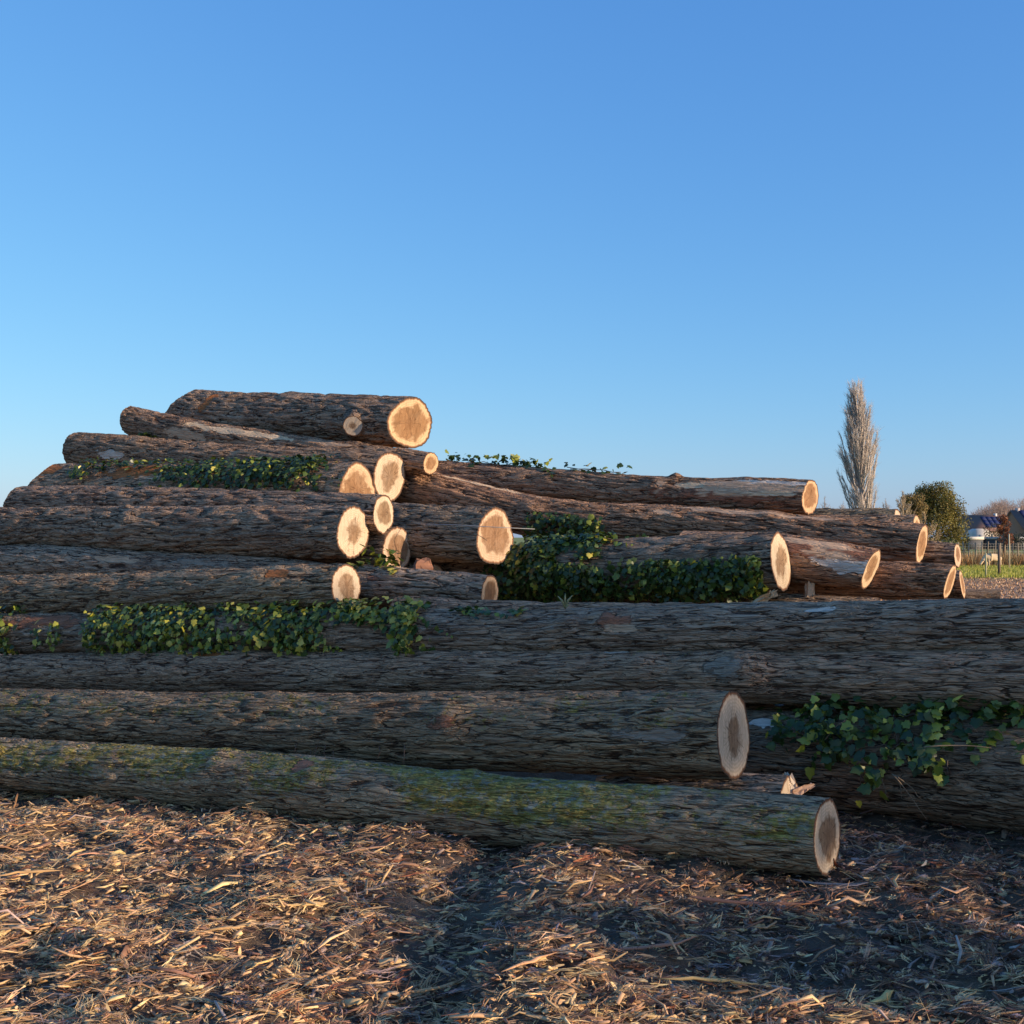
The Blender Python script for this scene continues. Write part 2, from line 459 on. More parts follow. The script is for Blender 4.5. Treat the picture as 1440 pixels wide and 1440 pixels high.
class Log:
    """a trunk whose outline is given by (pixel x, top y, bottom y) stations, all on one vertical plane at an angle to the picture"""
    def __init__(self, pts, theta, ext=(0, 0)):
        self.pts, self.th, self.ext = pts, R_(theta), ext
    def place(self, d):
        """d: distance of the last station"""
        tt = math.tan(self.th)
        xs, tp, bt = self.pts[-1]
        p0 = at(xs, (tp + bt) / 2, d)
        k0 = p0[1] + tt * p0[0]
        C, Rr = [], []
        for (x, a, b) in self.pts:
            dr = px_dir(x, (a + b) / 2)
            k = dr[0] / dr[1]
            Y = k0 / (1 + tt * k)
            C.append(at(x, (a + b) / 2, Y)); Rr.append((b - a) / 2 * Y / F_PX)
        C, Rr = np.array(C), np.array(Rr)
        e0 = (C[0] - C[1]); e0 /= np.linalg.norm(e0)
        e1 = (C[-1] - C[-2]); e1 /= np.linalg.norm(e1)
        if self.ext[0]: C = np.vstack([C[0] + e0 * self.ext[0], C]); Rr = np.concatenate([Rr[:1], Rr])
        if self.ext[1]: C = np.vstack([C, C[-1] + e1 * self.ext[1]]); Rr = np.concatenate([Rr, Rr[-1:]])
        # smooth curve through the stations
        s = np.concatenate([[0], np.cumsum(np.linalg.norm(np.diff(C, axis=0), axis=1))])
        L = s[-1]
        n = 61
        q = np.linspace(0, L, n)
        m = np.gradient(C, s, axis=0) if len(s) > 2 else np.repeat((C[1:] - C[:1]) / L, 2, 0)
        i = np.clip(np.searchsorted(s, q) - 1, 0, len(s) - 2)
        h = (s[i + 1] - s[i])[:, None]; t = ((q - s[i])[:, None]) / h
        self.A = (2*t**3-3*t**2+1)*C[i] + (t**3-2*t**2+t)*h*m[i] + (-2*t**3+3*t**2)*C[i+1] + (t**3-t**2)*h*m[i+1]
        self.R = np.interp(q, s, Rr)
        self.L, self.q = L, q
        return self
    def gap(self, o):
        d = np.linalg.norm(self.A[:, None] - o.A[None], axis=2) - self.R[:, None] - o.R[None]
        return d.min()
    def plane_depth(self, px):
        """distance at which this log's own vertical plane crosses pixel column px"""
        k = (px - 720.0) / F_PX
        a, tt = self.A[-1], math.tan(self.th)
        return (a[1] + tt * a[0]) / (1 + tt * k)
    def touch(self, ref, others, lo=0.05, hi=2.0, overlap=0.022):
        """come forward from behind ref until it lies against the logs already there"""
        d0 = ref if isinstance(ref, float) else ref.plane_depth(self.pts[-1][0])
        best = (9e9, d0 + lo)
        for d in np.arange(d0 + hi, d0 + lo, -0.02):
            g = min(self.place(d).gap(o) for o in others)
            if g < best[0]: best = (g, d)
            if g < -overlap: break
        return self.place(best[1])
    # --- local frame
    def frame(self):
        a, b = self.A[0], self.A[-1]
        ex = (b - a) / np.linalg.norm(b - a)
        ey = np.cross([0, 0, 1.0], ex); ey /= np.linalg.norm(ey)
        ez = np.cross(ex, ey)
        o = self.A[len(self.A) // 2].copy(); o[2] -= self.R[len(self.A) // 2]
        self.ex, self.ey, self.ez, self.o = ex, ey, ez, o
        self.rot = np.stack([ex, ey, ez], 1)
        self.M = Matrix([[*self.rot[0], o[0]], [*self.rot[1], o[1]], [*self.rot[2], o[2]], [0, 0, 0, 1]])
        self.AL = (self.A - o) @ self.rot
    def s_at(self, px):
        """arc length where the axis crosses pixel column px"""
        d = self.A - np.array([0, 0, CAM_H])
        fw = d[:, 1] * math.cos(PITCH) + d[:, 2] * math.sin(PITCH)
        u = 720 + F_PX * d[:, 0] / fw
        return float(np.interp(px, u, self.q))
    def depth_at(self, px):
        return float(np.interp(self.s_at(px), self.q, self.A[:, 1]))
    def surf(self, s, ang, off=0.0):
        """world point and outward normal; ang in degrees, 0 = towards the camera, 90 = top"""
        c = np.array([np.interp(s, self.q, self.A[:, k]) for k in range(3)])
        r = np.interp(s, self.q, self.R)
        n = -math.cos(R_(ang)) * self.ey + math.sin(R_(ang)) * self.ez
        return c + n * (r + off), n

def bark_height(x, cy, cz, R, seed, fr, fx):
    o = np.array([seed * 3.17, seed * 1.31, seed * 0.77])
    P = np.stack([x * fx, cy * R * fr, cz * R * fr], 1) + o
    Q = P.copy(); Q[:, 0] *= 0.9
    P = P + 0.55 * np.stack([noise(Q * 0.45 + 3), noise(Q * 0.45 + 9), noise(Q * 0.45 + 15)], 1)
    h1 = smooth(0.0, 0.38, np.abs(noise(P)))
    h2 = smooth(0.0, 0.36, np.abs(noise(P * np.array([1.7, 1.5, 1.5]) + 31)))
    n3 = noise(P * np.array([3.0, 1.9, 1.9]) + 57)
    return np.clip(0.60 * h1 + 0.28 * h2 + 0.16 * n3 + 0.06, 0, 1)

WOOD = {'pale': (0.76, 0.66, 0.54), 'tan': (0.64, 0.43, 0.27), 'red': (0.36, 0.165, 0.095), 'grey': (0.34, 0.27, 0.20), 'rust': (0.46, 0.17, 0.055), 'fresh': (0.82, 0.60, 0.37)}

def build_log(lg, label, group, seed, na=116, step=0.037, tint=(1, 1, 1), amp=0.013, fr=20, fx=3.0,
              cut0=(0, 0), cut1=(0, 0), shape=(), moss=None, patches=(), bumps=(), face=((1, 1, 1), 0.5), face0=None,
              stubs=(), flare=0.0, name='felled_log'):
    lg.frame()
    root = obj(name, None); root.empty_display_size = 0.2
    root.matrix_world = lg.M
    tag(root, label, 'log', group)
    nl = max(12, int(lg.L / step))
    s = np.linspace(0, lg.L, nl + 1)
    C = np.stack([np.interp(s, lg.q, lg.AL[:, k]) for k in range(3)], 1)
    Rm = float(lg.R.mean())
    wob = np.stack([s * 0.55 + seed, np.zeros_like(s), np.zeros_like(s)], 1)
    C[:, 1] += 0.03 * noise(wob + 3.3); C[:, 2] += 0.013 * noise(wob + 8.1) + 0.006 * noise(wob * 3 + 1.7)
    Rs = np.interp(s, lg.q, lg.R) * (1 + 0.025 * noise(wob * 1.7 + 21))
    ph = np.arange(na) * 2 * np.pi / na            # ph = 0 faces the camera, 90 degrees is up
    cy, cz = -np.cos(ph), np.sin(ph)
    Sg, Pg = np.meshgrid(s, ph, indexing='ij')
    CY, CZ = np.broadcast_to(cy, Sg.shape).ravel(), np.broadcast_to(cz, Sg.shape).ravel()
    Rg = np.repeat(Rs, na)
    x = Sg.ravel()
    sh = np.ones(na)
    for (k, a, p) in shape: sh += a * np.cos(k * (ph - R_(p)))
    shg = np.broadcast_to(sh, Sg.shape).ravel()
    low = 0.036 * noise(np.stack([x * 0.9 + seed, CY * 1.6, CZ * 1.6], 1) + seed * 2.3) + 0.02 * noise(np.stack([x * 2.5, CY * 2.6, CZ * 2.6], 1) + seed)
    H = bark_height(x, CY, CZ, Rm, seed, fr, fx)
    peel = np.zeros(len(x)); pcol = np.zeros((len(x), 3)) + 0.2
    wn2_ = noise(np.stack([x * 22, CY * Rm * 60, CZ * Rm * 60], 1) + seed + 4)
    wn_ = noise(np.stack([x * 7, CY * Rm * 16, CZ * Rm * 16], 1) + seed)
    for (px, ang, hl, hh, kind) in patches:
        sc = lg.s_at(px)
        da = (np.degrees(Pg.ravel()) - ang + 180) % 360 - 180
        e = ((x - sc) / hl) ** 2 + (np.radians(da) * Rg / hh) ** 2
        m = smooth(1.3, 0.6, np.sqrt(e) + 0.55 * wn_ + 0.3 * wn2_)
        pcol = np.where((m > peel)[:, None], np.array(WOOD[kind])[None], pcol)
        peel = np.maximum(peel, m * (0.62 if kind in ('red', 'grey') else 1.0))
    bmp = np.zeros(len(x))
    kr = np.random.default_rng(900 + seed)
    for _ in range(int(lg.L * 1.3)):                 # knots and swellings
        sc, ka, kw = kr.uniform(0.2, max(0.3, lg.L - 0.2)), kr.uniform(-20, 110), kr.uniform(0.04, 0.10)
        da = (np.degrees(Pg.ravel()) - ka + 180) % 360 - 180
        bmp += kr.uniform(0.006, 0.02) * np.exp(-(((x - sc) / (kw * 1.5)) ** 2 + (np.radians(da) * Rg / kw) ** 2))
    for (px, ang, rad, hgt) in bumps:
        sc = lg.s_at(px)
        da = (np.degrees(Pg.ravel()) - ang + 180) % 360 - 180
        bmp += hgt * np.exp(-(((x - sc) / rad) ** 2 + (np.radians(da) * Rg / rad) ** 2))
    endd = np.minimum(x, lg.L - x)
    if flare: bmp += flare * np.exp(-((lg.L - x) / 0.5) ** 2) * (0.6 + 0.4 * np.cos(5 * Pg.ravel() + seed))
    r = Rg * shg * (1 + low) + 1.7 * amp * (H - 0.72) * (1 - 0.85 * peel) * (0.4 + 0.6 * smooth(0.0, 0.06, endd)) - 0.010 * peel + bmp
    chip = smooth(0.05, 0.0, endd) * 0.006 * noise(np.stack([x * 3, CY * 14, CZ * 14], 1) + seed)
    r = r + chip
    lat, ver = r * CY, r * CZ
    t = x / lg.L
    dx = (1 - t) ** 6 * (math.tan(R_(cut0[0])) * lat + math.tan(R_(cut0[1])) * ver) + t ** 6 * (math.tan(R_(cut1[0])) * lat + math.tan(R_(cut1[1])) * ver)
    Cg = np.repeat(C, na, 0)
    V = np.stack([Cg[:, 0] + dx, Cg[:, 1] + lat, Cg[:, 2] + ver], 1)
    i = np.arange(nl)[:, None] * na; k = np.arange(na)[None]; k2 = (k + 1) % na
    Fq = np.stack([i + k, i + k2, i + na + k2, i + na + k], -1).reshape(-1, 4)
    me = mesh_np('bark', V, Fq, True)
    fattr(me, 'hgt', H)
    mv = np.zeros(len(x))
    if moss:
        amt, a0, wid = moss
        da = np.abs((np.degrees(Pg.ravel()) - a0 + 180) % 360 - 180)
        mv = amt * smooth(wid, wid * 0.3, da) * (0.70 + 1.0 * fbm(np.stack([x * 1.3, CY * Rm * 2.5, CZ * Rm * 2.5], 1) + seed, 3))
    fattr(me, 'moss', np.clip(mv, 0, 1))
    cattr(me, 'peelcol', np.hstack([pcol, peel[:, None]]))
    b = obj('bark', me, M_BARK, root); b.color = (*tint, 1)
    # sawn faces
    for end in (0, 1):
        ring = V[:na] if end == 0 else V[-na:]
        cen = ring.mean(0)
        nr = 12
        rr = np.linspace(0, 1, nr + 1)[1:]
        FV = [cen[None]]
        for f in rr: FV.append(cen + (ring - cen) * f)
        FV = np.vstack(FV)
        rad = np.concatenate([[0], np.repeat(rr, na)])
        jit = 0.004 * noise(FV * 9 + seed) * (rad < 0.97)
        FV[:, 0] += jit
        tri = np.stack([np.zeros(na, int), 1 + np.arange(na), 1 + (np.arange(na) + 1) % na], 1)
        ii = 1 + np.arange(nr - 1)[:, None] * na
        qd = np.stack([ii + k, ii + na + k, ii + na + k2, ii + k2], -1).reshape(-1, 4)
        if end == 0: tri, qd = tri[:, ::-1], qd[:, ::-1]
        fm = mesh_np('cut_face', FV, [tri, qd], True)
        fattr(fm, 'rr', rad)
        fattr(fm, 'ang', np.concatenate([[0], np.tile(ph, nr)]))
        fo = obj('cut_face', fm, M_CUT, root)
        tn, hr = face
        fo.color = (*tn, hr)
    # sawn-off branch stubs
    for (px, ang, rad, ln, tilt) in stubs:
        p, n = lg.surf(lg.s_at(px), ang)
        pl = (p - lg.o) @ lg.rot; nlc = n @ lg.rot
        nlc = nlc + np.array([tilt, 0, 0]); nlc /= np.linalg.norm(nlc)
        pts = [pl - nlc * 0.06, pl + nlc * ln * 0.3, pl + nlc * ln]
        Vt, q, tr = path_tube(pts, np.array([rad * 1.7, rad * 1.15, rad]), 24)
        Vt[:-2] += 0.006 * noise(Vt[:-2] * 22)[:, None]
        sm = mesh_np('branch_stub', Vt, [q, tr], True)
        fattr(sm, 'hgt', 0.5 + 0.5 * noise(Vt * 30)); fattr(sm, 'moss', np.zeros(len(Vt)))
        cattr(sm, 'peelcol', np.zeros((len(Vt), 4)))
        so = obj('branch_stub', sm, M_BARK, root); so.color = (*tint, 1)
        rim = Vt[-2 - 24:-2]; cen = Vt[-1] + nlc * 0.003
        FV = np.vstack([cen[None]] + [cen + (rim - Vt[-1]) * f for f in (0.25, 0.5, 0.75, 1.0)])
        kk = np.arange(24); kk2 = (kk + 1) % 24
        tri = np.stack([np.zeros(24, int), 1 + kk, 1 + kk2], 1)
        qd = np.vstack([np.stack([1 + j*24 + kk, 1 + (j+1)*24 + kk, 1 + (j+1)*24 + kk2, 1 + j*24 + kk2], 1) for j in range(3)])
        fm = mesh_np('cut_face', FV, [tri, qd])
        fattr(fm, 'rr', np.concatenate([[0], np.repeat([0.25, 0.5, 0.75, 1.0], 24)]))
        fo = obj('cut_face', fm, M_CUT, so); fo.color = (0.85, 0.85, 0.88, 0.35)
    lg.root = root
    PLACED.append(lg)
    return root

# outlines in the photograph's pixels
D = {}
D['front'] = Log([(0, 1037, 1107), (350, 1056, 1142), (750, 1091, 1193), (1164, 1123, 1233)], 28, (0.9, 0)).place(ground_depth(1233, 0.0))
D['ivy_big'] = Log([(1000, 1000, 1118), (1440, 1014, 1171)], 30, (0, 2.2)).place(ground_depth(1171, 0.0))
D['low_small'] = Log([(850, 1082, 1150), (1112, 1090, 1167)], 29).place(6.42)
P3 = [D[k] for k in ('front', 'ivy_big', 'low_small')]
def put(key, pts, theta, ref, ext=(0, 0), **kw):
    D[key] = Log(pts, theta, ext).touch(D[ref] if isinstance(ref, str) else float(ref), P3, **kw)
    P3.append(D[key])
D['second'] = Log([(0, 970, 1046), (400, 975, 1068), (1031, 973, 1094)], 29, (0.9, 0)).place(6.25); P3.append(D['second'])
put('third', [(0, 921, 973), (250, 914, 976), (720, 916, 983), (1100, 916, 988), (1440, 915, 1002)], 29, 6.35, (0.9, 2.6), hi=1.2)
put('behind_ivy', [(1040, 965, 1055), (1440, 975, 1085)], 30, 'third', (0, 1.2))
put('fourth', [(0, 862, 918), (360, 860, 921), (720, 857, 924), (1080, 849, 925), (1440, 842, 926)], 29, 'third', (0.9, 2.6), hi=1.2)
put('hidden_low', [(560, 838, 892), (910, 850, 906), (1290, 846, 910)], 29, 'fourth', hi=1.2)
put('left_a', [(0, 811, 870), (250, 803, 864), (486, 794, 855)], 30, 'fourth', (0.9, 0), hi=1.4)
put('left_long', [(0, 764, 816), (350, 784, 838), (688, 809, 861)], 30, 'left_a', (0.9, 0), hi=1.4)
put('left_big', [(0, 715, 770), (240, 712, 780), (496, 712, 784)], 31, 'left_long', (0.8, 0), lo=-0.1, hi=0.9)
put('left_upper', [(25, 684, 735), (280, 687, 740), (540, 697, 751)], 31, 'left_big', hi=1.3)
put('wedged', [(330, 733, 793), (558, 741, 805)], 32, 'left_big', hi=1.5)
put('gap_fill', [(330, 772, 850), (610, 792, 862)], 30, 'left_long', hi=1.6)
put('centre', [(420, 705, 782), (560, 709, 788), (696, 714, 796)], 35, 'left_upper', hi=1.6)
put('halfcut', [(65, 655, 715), (300, 657, 722), (503, 652, 726)], 31, 'left_upper', hi=1.6)
put('mid_upper', [(108, 607, 656), (350, 626, 690), (548, 635, 705)], 32, 'halfcut', hi=1.4)
put('thin_upper', [(183, 571, 612), (300, 594, 634), (606, 636, 668)], 31, 'mid_upper', hi=1.4)
put('top', [(262, 549, 618), (577, 557, 632)], 33, 'thin_upper', hi=1.4)
put('right_ivy', [(570, 770, 840), (690, 767, 840), (900, 758, 836), (1098, 749, 830)], 31, 'hidden_low', hi=1.5)
put('right_peeled', [(960, 746, 808), (1113, 752, 818), (1225, 771, 829)], 30, 'right_ivy', hi=1.4)
put('under_right', [(720, 815, 885), (1240, 842, 892)], 30, 'hidden_low', hi=1.8)
put('long_bent', [(500, 638, 692), (620, 666, 724), (760, 697, 757), (1000, 713, 772), (1297, 739, 795)], 31, 'right_peeled', hi=2.0)
put('long_back', [(560, 641, 686), (760, 658, 704), (960, 671, 719), (1140, 676, 726)], 32, 'long_bent', hi=1.5)
put('right_low', [(1080, 785, 840), (1220, 788, 842), (1336, 794, 843)], 31, 'right_peeled', hi=1.6)
put('right_far', [(1150, 757, 797), (1347, 765, 799)], 31, 'long_bent', hi=1.5)
put('right_lowest', [(1220, 799, 838), (1353, 801, 840)], 31, 'right_low', hi=1.5)
put('back_b', [(1020, 727, 772), (1290, 726, 768)], 31, 'long_bent', hi=1.6)
put('back_a', [(980, 719, 762), (1263, 716, 757)], 31, 'back_b', hi=1.6)
D['field_log'] = Log([(1325, 828, 848), (1406, 829, 847)], 20).place(ground_depth(847))

for k, v in D.items():
    print('LOG', k, 'd=%.2f' % v.A[-1][1], 'left', np.round(v.A[0], 2), 'right', np.round(v.A[-1], 2), 'r %.2f-%.2f' % (v.R[0], v.R[-1]), 'L %.1f' % v.L)

WARM, GREYT, REDT, GREENT = (1.08, 0.98, 0.90), (0.95, 0.97, 1.0), (1.1, 0.93, 0.86), (0.92, 1.0, 0.86)
PALE, ORANGE, PINK = (0.98, 0.96, 0.94), (1.0, 0.86, 0.72), (0.98, 0.88, 0.82)
GR = 'felled logs stacked in the pile'
def B(key, label, seed, **kw): return build_log(D[key], label, GR, seed, **kw)

B('front', 'nearest lichen-covered log lying on the ground along the front of the pile', 1, na=160, step=0.024, tint=(0.95, 0.95, 0.86), fr=27, fx=4.4, amp=0.009,
  moss=(1.0, 52, 88), cut1=(6, 0), bumps=[(320, 70, 0.10, 0.03), (830, 60, 0.09, 0.02)], patches=[(440, 55, 0.09, 0.06, 'red')],
  face=((1.14, 1.10, 1.04), 0.42), shape=[(2, 0.03, 20)])
B('ivy_big', 'thick dark log at the lower right with ivy on top and a white branch scar', 2, na=160, step=0.028, tint=(0.66, 0.6, 0.55), fr=20, amp=0.014,
  moss=(0.45, 80, 60), patches=[(1088, 55, 0.10, 0.045, 'pale')], bumps=[(1088, 55, 0.14, 0.02)], face=(PALE, 0.5))
B('low_small', 'small log underneath the second log, its splintered end beside the nearest log', 3, na=96, tint=GREYT, moss=(0.4, 90, 60), face=(PALE, 0.3), cut1=(5, 0))
B('second', 'green-stained log above the nearest log with a tall white oval end', 4, na=160, step=0.026, tint=(0.8, 0.76, 0.67), fr=22, amp=0.011,
  moss=(0.46, 50, 60), cut1=(4, 0), shape=[(2, 0.03, 90)], bumps=[(650, 25, 0.10, 0.03), (90, -20, 0.12, 0.03)],
  patches=[(650, 18, 0.12, 0.05, 'red'), (930, 8, 0.28, 0.055, 'grey'), (640, -28, 0.16, 0.02, 'tan')], face=((1.15, 1.11, 1.05), 0.34))
B('third', 'long brown log running across the whole picture just above the green-stained log', 5, na=144, step=0.03, tint=(0.98, 0.87, 0.82), fr=22, amp=0.009,
  moss=(0.22, 80, 50), bumps=[(1050, 35, 0.16, 0.05), (1010, 25, 0.2, 0.02)],
  patches=[(1030, 20, 0.14, 0.07, 'grey'), (870, 78, 0.10, 0.022, 'pale'), (300, 62, 0.2, 0.03, 'rust')], face=(PALE, 0.5))
B('fourth', 'long grey log across the whole picture with bright ivy on its left half', 6, na=144, step=0.03, tint=(0.9, 0.88, 0.9), fr=20, amp=0.012,
  moss=(0.16, 80, 60), patches=[(870, 30, 0.13, 0.06, 'red'), (885, 12, 0.10, 0.03, 'tan'), (1160, 55, 0.09, 0.016, 'pale'), (80, 40, 0.5, 0.1, 'red')], bumps=[(865, 38, 0.09, 0.03)], face=(PALE, 0.5))
B('hidden_low', 'low log mostly hidden behind the long grey log, only its top edge showing', 7, na=80, tint=REDT, face=(PALE, 0.5))
B('left_a', 'log with a pale round end resting above the bright ivy on the left', 8, na=128, tint=(0.95, 0.92, 0.84), amp=0.015, fr=18,
  patches=[(405, 50, 0.12, 0.05, 'rust')], cut1=(7, 0), shape=[(2, 0.04, 80)], face=(PALE, 0.52))
B('left_long', 'log behind the pale-ended one on the left, its narrow orange end further right', 9, na=120, tint=(0.95, 0.96, 1.0),
  patches=[(180, 35, 0.26, 0.035, 'tan'), (300, 40, 0.45, 0.05, 'grey'), (535, 30, 0.06, 0.03, 'red')], cut1=(-4, 0), shape=[(1, 0.04, 90)], face=(ORANGE, 0.55))
B('left_big', 'big furrowed log reaching the left edge with a large pale oval end', 10, na=136, tint=(0.9, 0.86, 0.85), amp=0.017, fr=17, cut1=(2, 2), shape=[(2, 0.03, 100)], face=(PALE, 0.34))
B('left_upper', 'log lying on the big furrowed log, with a small narrow white oval end', 11, na=120, tint=(0.88, 0.83, 0.84), amp=0.014, cut0=(0, 20), cut1=(-3, 0), shape=[(2, 0.03, 90)], face=((0.97, 0.99, 0.97), 0.45))
B('wedged', 'log wedged between others, its cracked grey-brown end beside hanging ivy', 12, na=112, tint=(0.75, 0.73, 0.72), cut1=(3, 3), shape=[(2, 0.03, 60), (3, 0.025, 80)], face=((0.94, 0.88, 0.86), 0.6))
B('centre', 'thick short-looking log at the centre with the largest cracked brown-hearted end', 13, na=132, tint=(0.8, 0.8, 0.78), amp=0.015, cut1=(4, 0), shape=[(1, 0.02, 270), (3, 0.045, 90)], face=(PINK, 0.62))
B('halfcut', 'log with ivy and torn red bark whose sharp sunlit end is half hidden', 14, na=112, tint=(1.05, 0.95, 0.88), cut0=(0, 30), cut1=(6, -6), shape=[(3, 0.10, 100), (1, 0.03, 120)],
  patches=[(200, 55, 0.5, 0.10, 'rust'), (215, 45, 0.32, 0.06, 'tan'), (232, 40, 0.14, 0.05, 'fresh'), (60, 60, 0.25, 0.12, 'rust')], face=(ORANGE, 0.66))
B('mid_upper', 'upper left log with a big egg-shaped brown-hearted end in the middle', 15, na=128, tint=(0.88, 0.8, 0.75), amp=0.015, cut0=(0, 6), cut1=(4, 0), shape=[(2, 0.03, 95), (3, 0.02, 30)],
  patches=[(178, -5, 0.22, 0.06, 'pale'), (205, -25, 0.2, 0.03, 'pale')], face=(PALE, 0.5))
B('thin_upper', 'thin log just under the topmost log with a small orange end', 16, na=104, tint=(0.9, 0.8, 0.76), cut0=(0, -4), cut1=(6, 0),
  patches=[(272, -8, 0.30, 0.075, 'tan'), (345, 42, 0.8, 0.05, 'fresh'), (470, 50, 0.3, 0.03, 'tan')], face=((1.02, 0.84, 0.66), 0.6))
B('top', 'topmost thick log with a sawn branch stub and a large golden end', 17, na=144, tint=(0.82, 0.8, 0.82), amp=0.019, fr=16, cut0=(0, 34), cut1=(14, 4), shape=[(3, 0.05, 100), (2, 0.04, 10)],
  patches=[(310, 35, 0.07, 0.16, 'rust')], stubs=[(524, -12, 0.105, 0.08, 0.45)], bumps=[(520, -10, 0.2, 0.03)], face=((1.05, 0.90, 0.72), 0.62))
B('right_ivy', 'ivy-hung log on the right half with a tall white oval end', 18, na=120, tint=(0.78, 0.76, 0.76), cut1=(2, -4), shape=[(2, 0.03, 90)], face=((0.97, 0.96, 0.92), 0.45))
B('right_peeled', 'right-hand log with reddish peeled bark and a tilted narrow end', 19, na=112, tint=REDT, amp=0.008, cut1=(5, 16),
  patches=[(1170, 40, 0.5, 0.14, 'red'), (1200, 2, 0.30, 0.06, 'pale'), (1150, 60, 0.35, 0.06, 'tan'), (1180, 25, 0.2, 0.05, 'tan')], face=((1.02, 0.93, 0.82), 0.5))
B('long_bent', 'long bent log sloping across the right half to a thin sunlit end', 20, na=128, step=0.036, tint=(0.95, 0.78, 0.7), amp=0.015, cut1=(2, 3),
  patches=[(670, 80, 0.7, 0.035, 'fresh'), (935, 45, 0.10, 0.035, 'tan'), (1050, 70, 0.8, 0.05, 'tan')], face=(ORANGE, 0.6))
B('long_back', 'long skyline log on the right half, bark peeled near its round orange end', 21, na=112, step=0.036, tint=(0.9, 0.77, 0.71), cut1=(9, 0),
  patches=[(1045, 12, 0.85, 0.15, 'red'), (1050, 30, 0.75, 0.085, 'tan'), (1085, 48, 0.45, 0.045, 'pale'), (985, 32, 0.22, 0.05, 'fresh'), (1100, 8, 0.25, 0.04, 'fresh'), (1040, 12, 0.3, 0.03, 'fresh')], bumps=[(950, 88, 0.06, 0.04)], face=((1.02, 0.84, 0.68), 0.62))
B('right_low', 'furrowed log low on the right with a narrow orange end', 22, na=104, tint=(0.95, 0.75, 0.64), amp=0.015, cut1=(4, 14), face=(ORANGE, 0.6))
B('right_far', 'small dark log on the right end of the pile below the evergreen tree', 23, na=80, tint=(0.85, 0.85, 0.88), cut1=(6, -3), face=(PINK, 0.5))
B('right_lowest', 'log at the far right end of the pile with only a sliver of end showing', 24, na=80, tint=(0.9, 0.85, 0.82), cut1=(-2, -8), face=(ORANGE, 0.5))
B('back_b', 'log behind the bent log with a small pointed orange end below the evergreen tree', 25, na=80, tint=(1.05, 0.95, 0.88), shape=[(3, 0.09, 90)], cut1=(6, -3), face=(ORANGE, 0.5))
B('back_a', 'rearmost dark log below the poplar with a small white pointed end', 26, na=80, tint=(0.8, 0.84, 0.78), shape=[(3, 0.09, 90)], cut1=(6, -3), face=(PALE, 0.2))
B('behind_ivy', 'dark log in the shadow between the thick ivy log and the long brown log', 28, na=80, tint=(0.9, 0.88, 0.86))
B('gap_fill', 'dark log deep in the gap under the centre log', 29, na=80, tint=(0.9, 0.9, 0.9))
B('under_right', 'dark mossy log lying beneath the ivy-hung and peeled logs on the right', 30, na=88, tint=(0.95, 0.9, 0.85), moss=(0.5, 85, 60))
build_log(D['field_log'], 'short dark log lying alone on the field at the right edge', None, 27, na=48, step=0.06, tint=(0.8, 0.8, 0.8), face=(PALE, 0.5))

# ------------------------------------------------------------------ shredded wood on the ground
def front_line(x):
    """y of the foot of the pile above which nothing of the ground is seen"""
    a, b = D['front'].A, D['ivy_big'].A
    y1 = np.interp(x, a[:, 0], a[:, 1]); y2 = np.interp(x, b[:, 0], b[:, 1])
    return np.where(x < a[-1, 0], y1, np.where(x > a[-1, 0] + 0.1, y2, y1))

def chip_colours(x, y, n):
    g = np.clip(0.60 - 0.27 * (x + 0.2) - 0.16 * (y - 4.6) + 0.40 * fbm(np.stack([x * 1.4, y * 1.4, 0 * x], 1) + 40, 3), 0.05, 0.95)   # share of fresh fibre, lowered on the right to paint in the shade there
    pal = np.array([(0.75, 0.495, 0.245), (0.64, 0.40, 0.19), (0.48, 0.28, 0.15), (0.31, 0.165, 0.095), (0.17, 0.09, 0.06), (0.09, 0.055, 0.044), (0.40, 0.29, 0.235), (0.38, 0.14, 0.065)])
    fresh = np.array([0.30, 0.27, 0.20, 0.10, 0.04, 0.02, 0.04, 0.03]); old_shaded = np.array([0.04, 0.08, 0.13, 0.22, 0.23, 0.16, 0.11, 0.03])
    w = g[:, None] * fresh + (1 - g)[:, None] * old_shaded
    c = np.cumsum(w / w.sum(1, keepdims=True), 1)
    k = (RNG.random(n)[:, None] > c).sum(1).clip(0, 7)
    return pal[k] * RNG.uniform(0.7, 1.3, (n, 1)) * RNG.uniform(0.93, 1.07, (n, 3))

def scatter_xy(n):
    y = 2.3 + 6.6 * RNG.random(n * 3) ** 1.15
    x = RNG.uniform(-1, 1, n * 3) * (0.48 * y + 0.5)
    x = np.where(RNG.random(n * 3) < 0.16, np.sign(x) * (0.48 * y + 0.5 + 2.2 * RNG.random(n * 3) ** 1.6), x)
    keep = (y < front_line(x) + 0.25)
    rutx = -0.10 - 0.10 * (6.0 - y)
    rut = np.exp(-((x - rutx) / 0.17) ** 2) * (y > 3.6)
    den = 0.55 + 0.6 * fbm(np.stack([x * 1.9, y * 1.9, 0 * x], 1) + 90, 2) - 0.15 * rut
    keep &= RNG.random(n * 3) < np.clip(den, 0.42, 1)
    i = np.nonzero(keep)[0][:n]
    return x[i], y[i]

